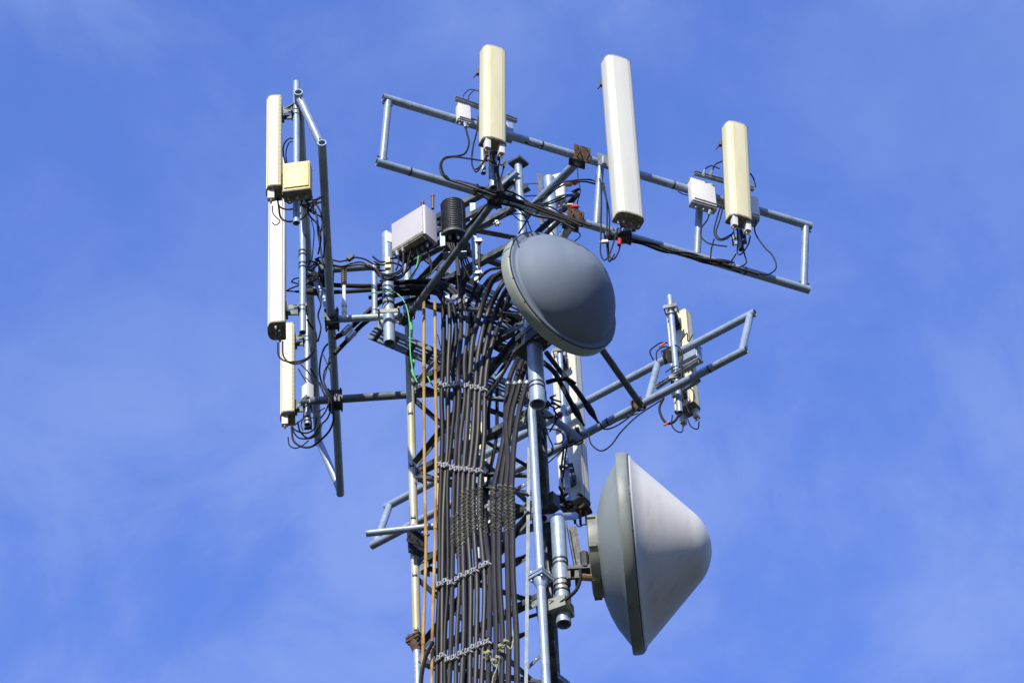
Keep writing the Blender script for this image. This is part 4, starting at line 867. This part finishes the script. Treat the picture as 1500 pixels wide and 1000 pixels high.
# tangle around the thick left pipe
tg = [[(548, 383), (560, 388), (575, 385), (588, 390), (590, 400)], [(545, 392), (556, 400), (572, 402), (586, 396), (592, 384)], [(550, 398), (562, 408), (578, 410), (592, 402), (596, 386), (594, 374)],
      [(553, 404), (570, 404), (585, 400), (590, 388), (591, 372)], [(546, 376), (558, 384), (570, 380), (582, 378), (590, 384)], [(556, 412), (575, 408), (590, 402), (600, 392), (605, 378)], [(540, 388), (552, 396), (560, 412), (552, 418)]]
nm = ['topmost coil', 'middle coil', 'long outer coil', 'coil reaching the radio plugs', 'short upper coil', 'lowest coil', 'left dangling coil']
for i, tr in enumerate(tg): jump('%s of black cable tangled round the thick left pipe' % nm[i], tr, 22.55+.03*(i % 3), .0075, group='tangled cables round the thick left pipe')
P = at(568, 382, 22.52); tag(obj('cable_clip', MB().box(P, X, Yv, Z, .03, .03, .05).box(P-Z*.07, X, Yv, Z, .04, .03, .03).cyl(P-X*.03, P+X*.03, .008, 6), 'brass'), 'brass coloured clip in the cable tangle on the thick left pipe', 'clip')
P = at(513, 378, 22.6); tag(obj('cable_clip', MB().box(P, V((1, 0, 1)), Yv, Z-X, .05, .03, .03).cyl(P-X*.03-Z*.03, P+X*.03+Z*.03, .006, 6), 'dark'), 'dark clip bunching the wavy cables left of the pipe', 'clip')
rd = [([(590, 362), (591, 380), (588, 396), (575, 406), (560, 412)], 'grey cable from the first radio port curving left', 'cableg'), ([(617, 350), (618, 370), (612, 390), (600, 408)], 'cable from the middle radio port', 'cable'),
      ([(625, 350), (628, 372), (632, 388), (630, 400), (618, 408)], 'cable from the right radio port curling under', 'cable'), ([(581, 368), (584, 382), (580, 396)], 'short cable under the left radio port', 'cable'),
      ([(606, 356), (600, 375), (596, 392), (590, 405)], 'cable from the second radio port', 'cable')]
for i, (tr, l, m) in enumerate(rd): jump(l, tr, 22.48, .007, m, ends=('silver', None), group='cables under the radio box')
# cables falling from the ribbed cylinder
for i in range(6):
    x = 668+i*3.2
    jump('black cable falling from ribbed cylinder, %s' % ('leftmost of the six', 'second of the six', 'third of the six', 'fourth of the six', 'fifth of the six', 'rightmost of the six')[i], [(x-2, 355), (x, 378), (x+1+i, 395), (x+3-i, 415), (672+i*1.2, 440)], 22.6+.02*i, .0065, group='cables falling from the ribbed cylinder')
for i in range(4):
    jump('dark curl of cable by the pale upright iron, %s' % ('uppermost', 'second', 'third', 'lowest')[i], [(676+i*2, 380+i*6), (684, 400+i*3), (694, 412+i*1.5), (704, 405-i), (703, 398)], 22.62+.03*i, .005, group='curls of cable by the pale upright iron')
# spare coil left of the upper dish
def hcoil(px, py, Yd, ra, rb, n, l, r=.008, tz=0):
    c = at(px, py, Yd); k = MB()
    for i in range(n):
        a, b = ra*(1-.06*(i % 4)), rb*(1-.06*(i % 3)); ph = random.random(); k.tube([c+V((a*math.cos(q)+random.uniform(-.004, .004), b*math.sin(q), tz*math.cos(q)+.012*math.sin(2*q+ph)+.012*(i-n/2))) for q in [2*math.pi*j/26 for j in range(27)]], r, 6, False)
    tag(obj('cable_coil', k, 'cable'), l, 'cable coil')
hcoil(742, 488, 22.9, .17, .17, 7, 'dark coil of spare cable behind the bundle left of the upper dish', .011, -.08)
hcoil(758, 448, 22.85, .13, .12, 4, 'small brown coil of cable tucked under the left rim of the upper dish', .011, -.06)
jump('zigzag thin cable hanging under the dark spare coil', [(718, 495), (719, 511), (735, 498), (726, 490), (732, 508), (742, 511), (750, 504), (738, 500)], 22.8, .004)
fan = [([(735, 392), (716, 396), (700, 412), (690, 436), (680, 450), (660, 458)], 'first'), ([(742, 404), (722, 404), (706, 424), (697, 452), (694, 480)], 'second'),
       ([(640, 408), (665, 414), (690, 430), (716, 452), (742, 468), (770, 478)], 'third'), ([(636, 418), (662, 428), (688, 448), (712, 466), (745, 482), (768, 498)], 'fourth'),
       ([(672, 440), (664, 462), (672, 486), (690, 500), (700, 520)], 'fifth'), ([(768, 506), (752, 518), (735, 540), (722, 566), (716, 600), (716, 640)], 'sixth'),
       ([(640, 430), (652, 452), (648, 480), (655, 510), (650, 540)], 'seventh'), ([(700, 380), (690, 400), (676, 414), (660, 432), (655, 452)], 'eighth')]
for i, (tr, o_) in enumerate(fan): jump('dark cable in the fan of loops left of the upper dish, %s from the top' % o_, tr, 22.85+.03*(i % 3), .0135 if i % 2 else .011, 'cable', group='loose cables in the fan above the bundle')
# right rear tangle
rr = [([(957, 527), (952, 515), (958, 508), (968, 502), (978, 502)], 'cable arching left of the rear right pipe', .006), ([(962, 528), (962, 515), (972, 508), (980, 508)], 'second cable arching left of the rear right pipe', .005),
      ([(988, 505), (996, 510), (1000, 520), (998, 545), (999, 575), (1003, 590), (1010, 605)], 'cable running down the back of the rear right panel', .006), ([(997, 500), (1006, 488), (1008, 500), (1015, 490)], 'zigzag cable at the back of the rear right panel', .005),
      ([(972, 583), (966, 597), (970, 612), (978, 620), (988, 617), (996, 606)], 'cable looping below the rear frame to the panel base', .010), ([(938, 595), (920, 612), (900, 625), (885, 628), (878, 618)], 'cable sagging left under the rear frame', .006),
      ([(862, 634), (866, 650), (880, 660), (895, 652), (910, 632), (935, 608), (970, 585)], 'long cable sagging lowest under the rear frame', .006), ([(935, 605), (900, 618), (860, 640), (830, 655), (800, 680)], 'thin cable strung along under the rear frame', .005),
      ([(1001, 622), (999, 632), (991, 631), (984, 622), (985, 608)], 'cable tail below the rear right panel', .005), ([(1024, 617), (1022, 628), (1012, 624), (1006, 610)], 'cable tail looping at the base of the rear right panel', .005),
      ([(975, 545), (982, 540), (992, 535)], 'short cable across the rear right pipe', .005),
      ([(800, 628), (818, 630), (826, 640), (822, 648), (812, 650)], 'curl of cable beside the right leg joint', .006), ([(800, 632), (806, 645), (810, 655), (808, 662), (798, 672)], 'cable dangling beside the right leg joint', .006),
      ([(826, 655), (822, 690), (824, 715), (820, 735)], 'dark cable hanging in front of the shaded white panel', .008), ([(830, 652), (826, 690), (822, 715), (826, 738)], 'second dark cable hanging in front of the shaded white panel', .007),
      ([(800, 718), (808, 728), (818, 738), (828, 748)], 'cable slanting into the base of the shaded white panel', .007), ([(843, 766), (848, 771), (855, 768), (862, 768), (864, 762)], 'thin cables looping under the shaded white panel base', .005)]
for i, (tr, l, r) in enumerate(rr): jump(l, tr, 23.75 if i < 11 else 24.3, r)
for (px, py, l) in ((970, 505, 'orange red tape on the cable left of the rear right pipe'), (977, 620, 'orange red tape on the cable loop under the rear right panel')):
    P = at(px, py, 23.73); tag(obj('tape_wrap', MB().cyl(P-V((.022, 0, .018)), P+V((.022, 0, .018)), .0085, 8), 'orange'), l, 'tape')
# clutter at the shaded panel base and the tower node by it
k = MB()
for i in range(14):
    c = at(812+random.random()*38, 722+random.random()*28, 24.2); k.tube(spline([c, c+V((random.uniform(-.06, .06), random.uniform(-.05, .05), random.uniform(-.06, .06))), c+V((random.uniform(-.1, .1), 0, random.uniform(-.1, .02)))]), .008, 6)
tag(obj('cable_cluster', k, 'cable'), 'knot of dark connectors and cables at the shaded white panel base', 'cable coil')
tag(obj('rusty_bracket', MB().box(at(850, 749, 24.0), V((.9, -.3, .1)), V((.3, .9, 0)), Z, .16, .1, .025).box(at(842, 756, 24.0), X, Yv, Z, .02, .08, .08).box(at(850, 758, 24.0), X, Yv, Z, .02, .08, .08).box(at(859, 757, 24.0), X, Yv, Z, .02, .08, .08), 'rust'), 'rusty brown bracket under the shaded white panel', 'bracket')
tag(obj('clamp_block', MB().box(at(806, 738, 23.2), V((.8, -.5, .2)), V((.5, .8, 0)), Z, .11, .09, .12), 'dark'), 'dark clamp block between the right leg and the shaded white panel', 'bracket')
tag(obj('red_lamp_plug', MB().cyl(at(820, 605, 23.3), at(820, 610, 23.3), .018, 12), 'red'), 'small red plug beside the right leg joint below the upper dish', 'plug')
k = MB()
for i in range(12):
    c = at(800+random.random()*22, 575+random.random()*45, 23.0); k.tube(spline([c, c+V((random.uniform(-.06, .06), 0, random.uniform(-.06, .06))), c+V((random.uniform(-.08, .08), .02, random.uniform(-.1, .05)))]), .007, 6); 
tag(obj('cable_cluster', k, 'cable'), 'knot of dark cables right of the thick dish pipe end', 'cable coil')
k = MB()
for i in range(12):
    c = at(446+random.random()*20, 290+random.random()*18, 21.4); k.tube(spline([c, c+V((random.uniform(-.05, .05), 0, random.uniform(-.05, .05))), c+V((random.uniform(-.07, .07), .02, random.uniform(-.08, .04)))]), .006, 6)
tag(obj('cable_cluster', k, 'cable'), 'knot of dark connectors under the square yellow box', 'cable coil')
k = MB()
for i in range(16):
    c = at(452+random.random()*14, 380+random.random()*30, 22.6); k.tube(spline([c, c+V((random.uniform(-.05, .05), 0, random.uniform(-.05, .05))), c+V((random.uniform(-.06, .06), .02, random.uniform(-.08, .04)))]), .006, 6)
tag(obj('cable_cluster', k, 'cable'), 'knot of dark connectors on the left frame rail above the boots', 'cable coil')
k = MB()
for i in range(12):
    c = at(655+random.random()*28, 432+random.random()*14, 22.6); k.box(c, V((1, random.uniform(-1, 1), .3)), Yv, Z, .03, .02, .03)
tag(obj('cable_clip', k, 'steel'), 'bunch of pale clips where the horizontal cables turn downward', 'clip')
print('LABELS', len(LABELS))
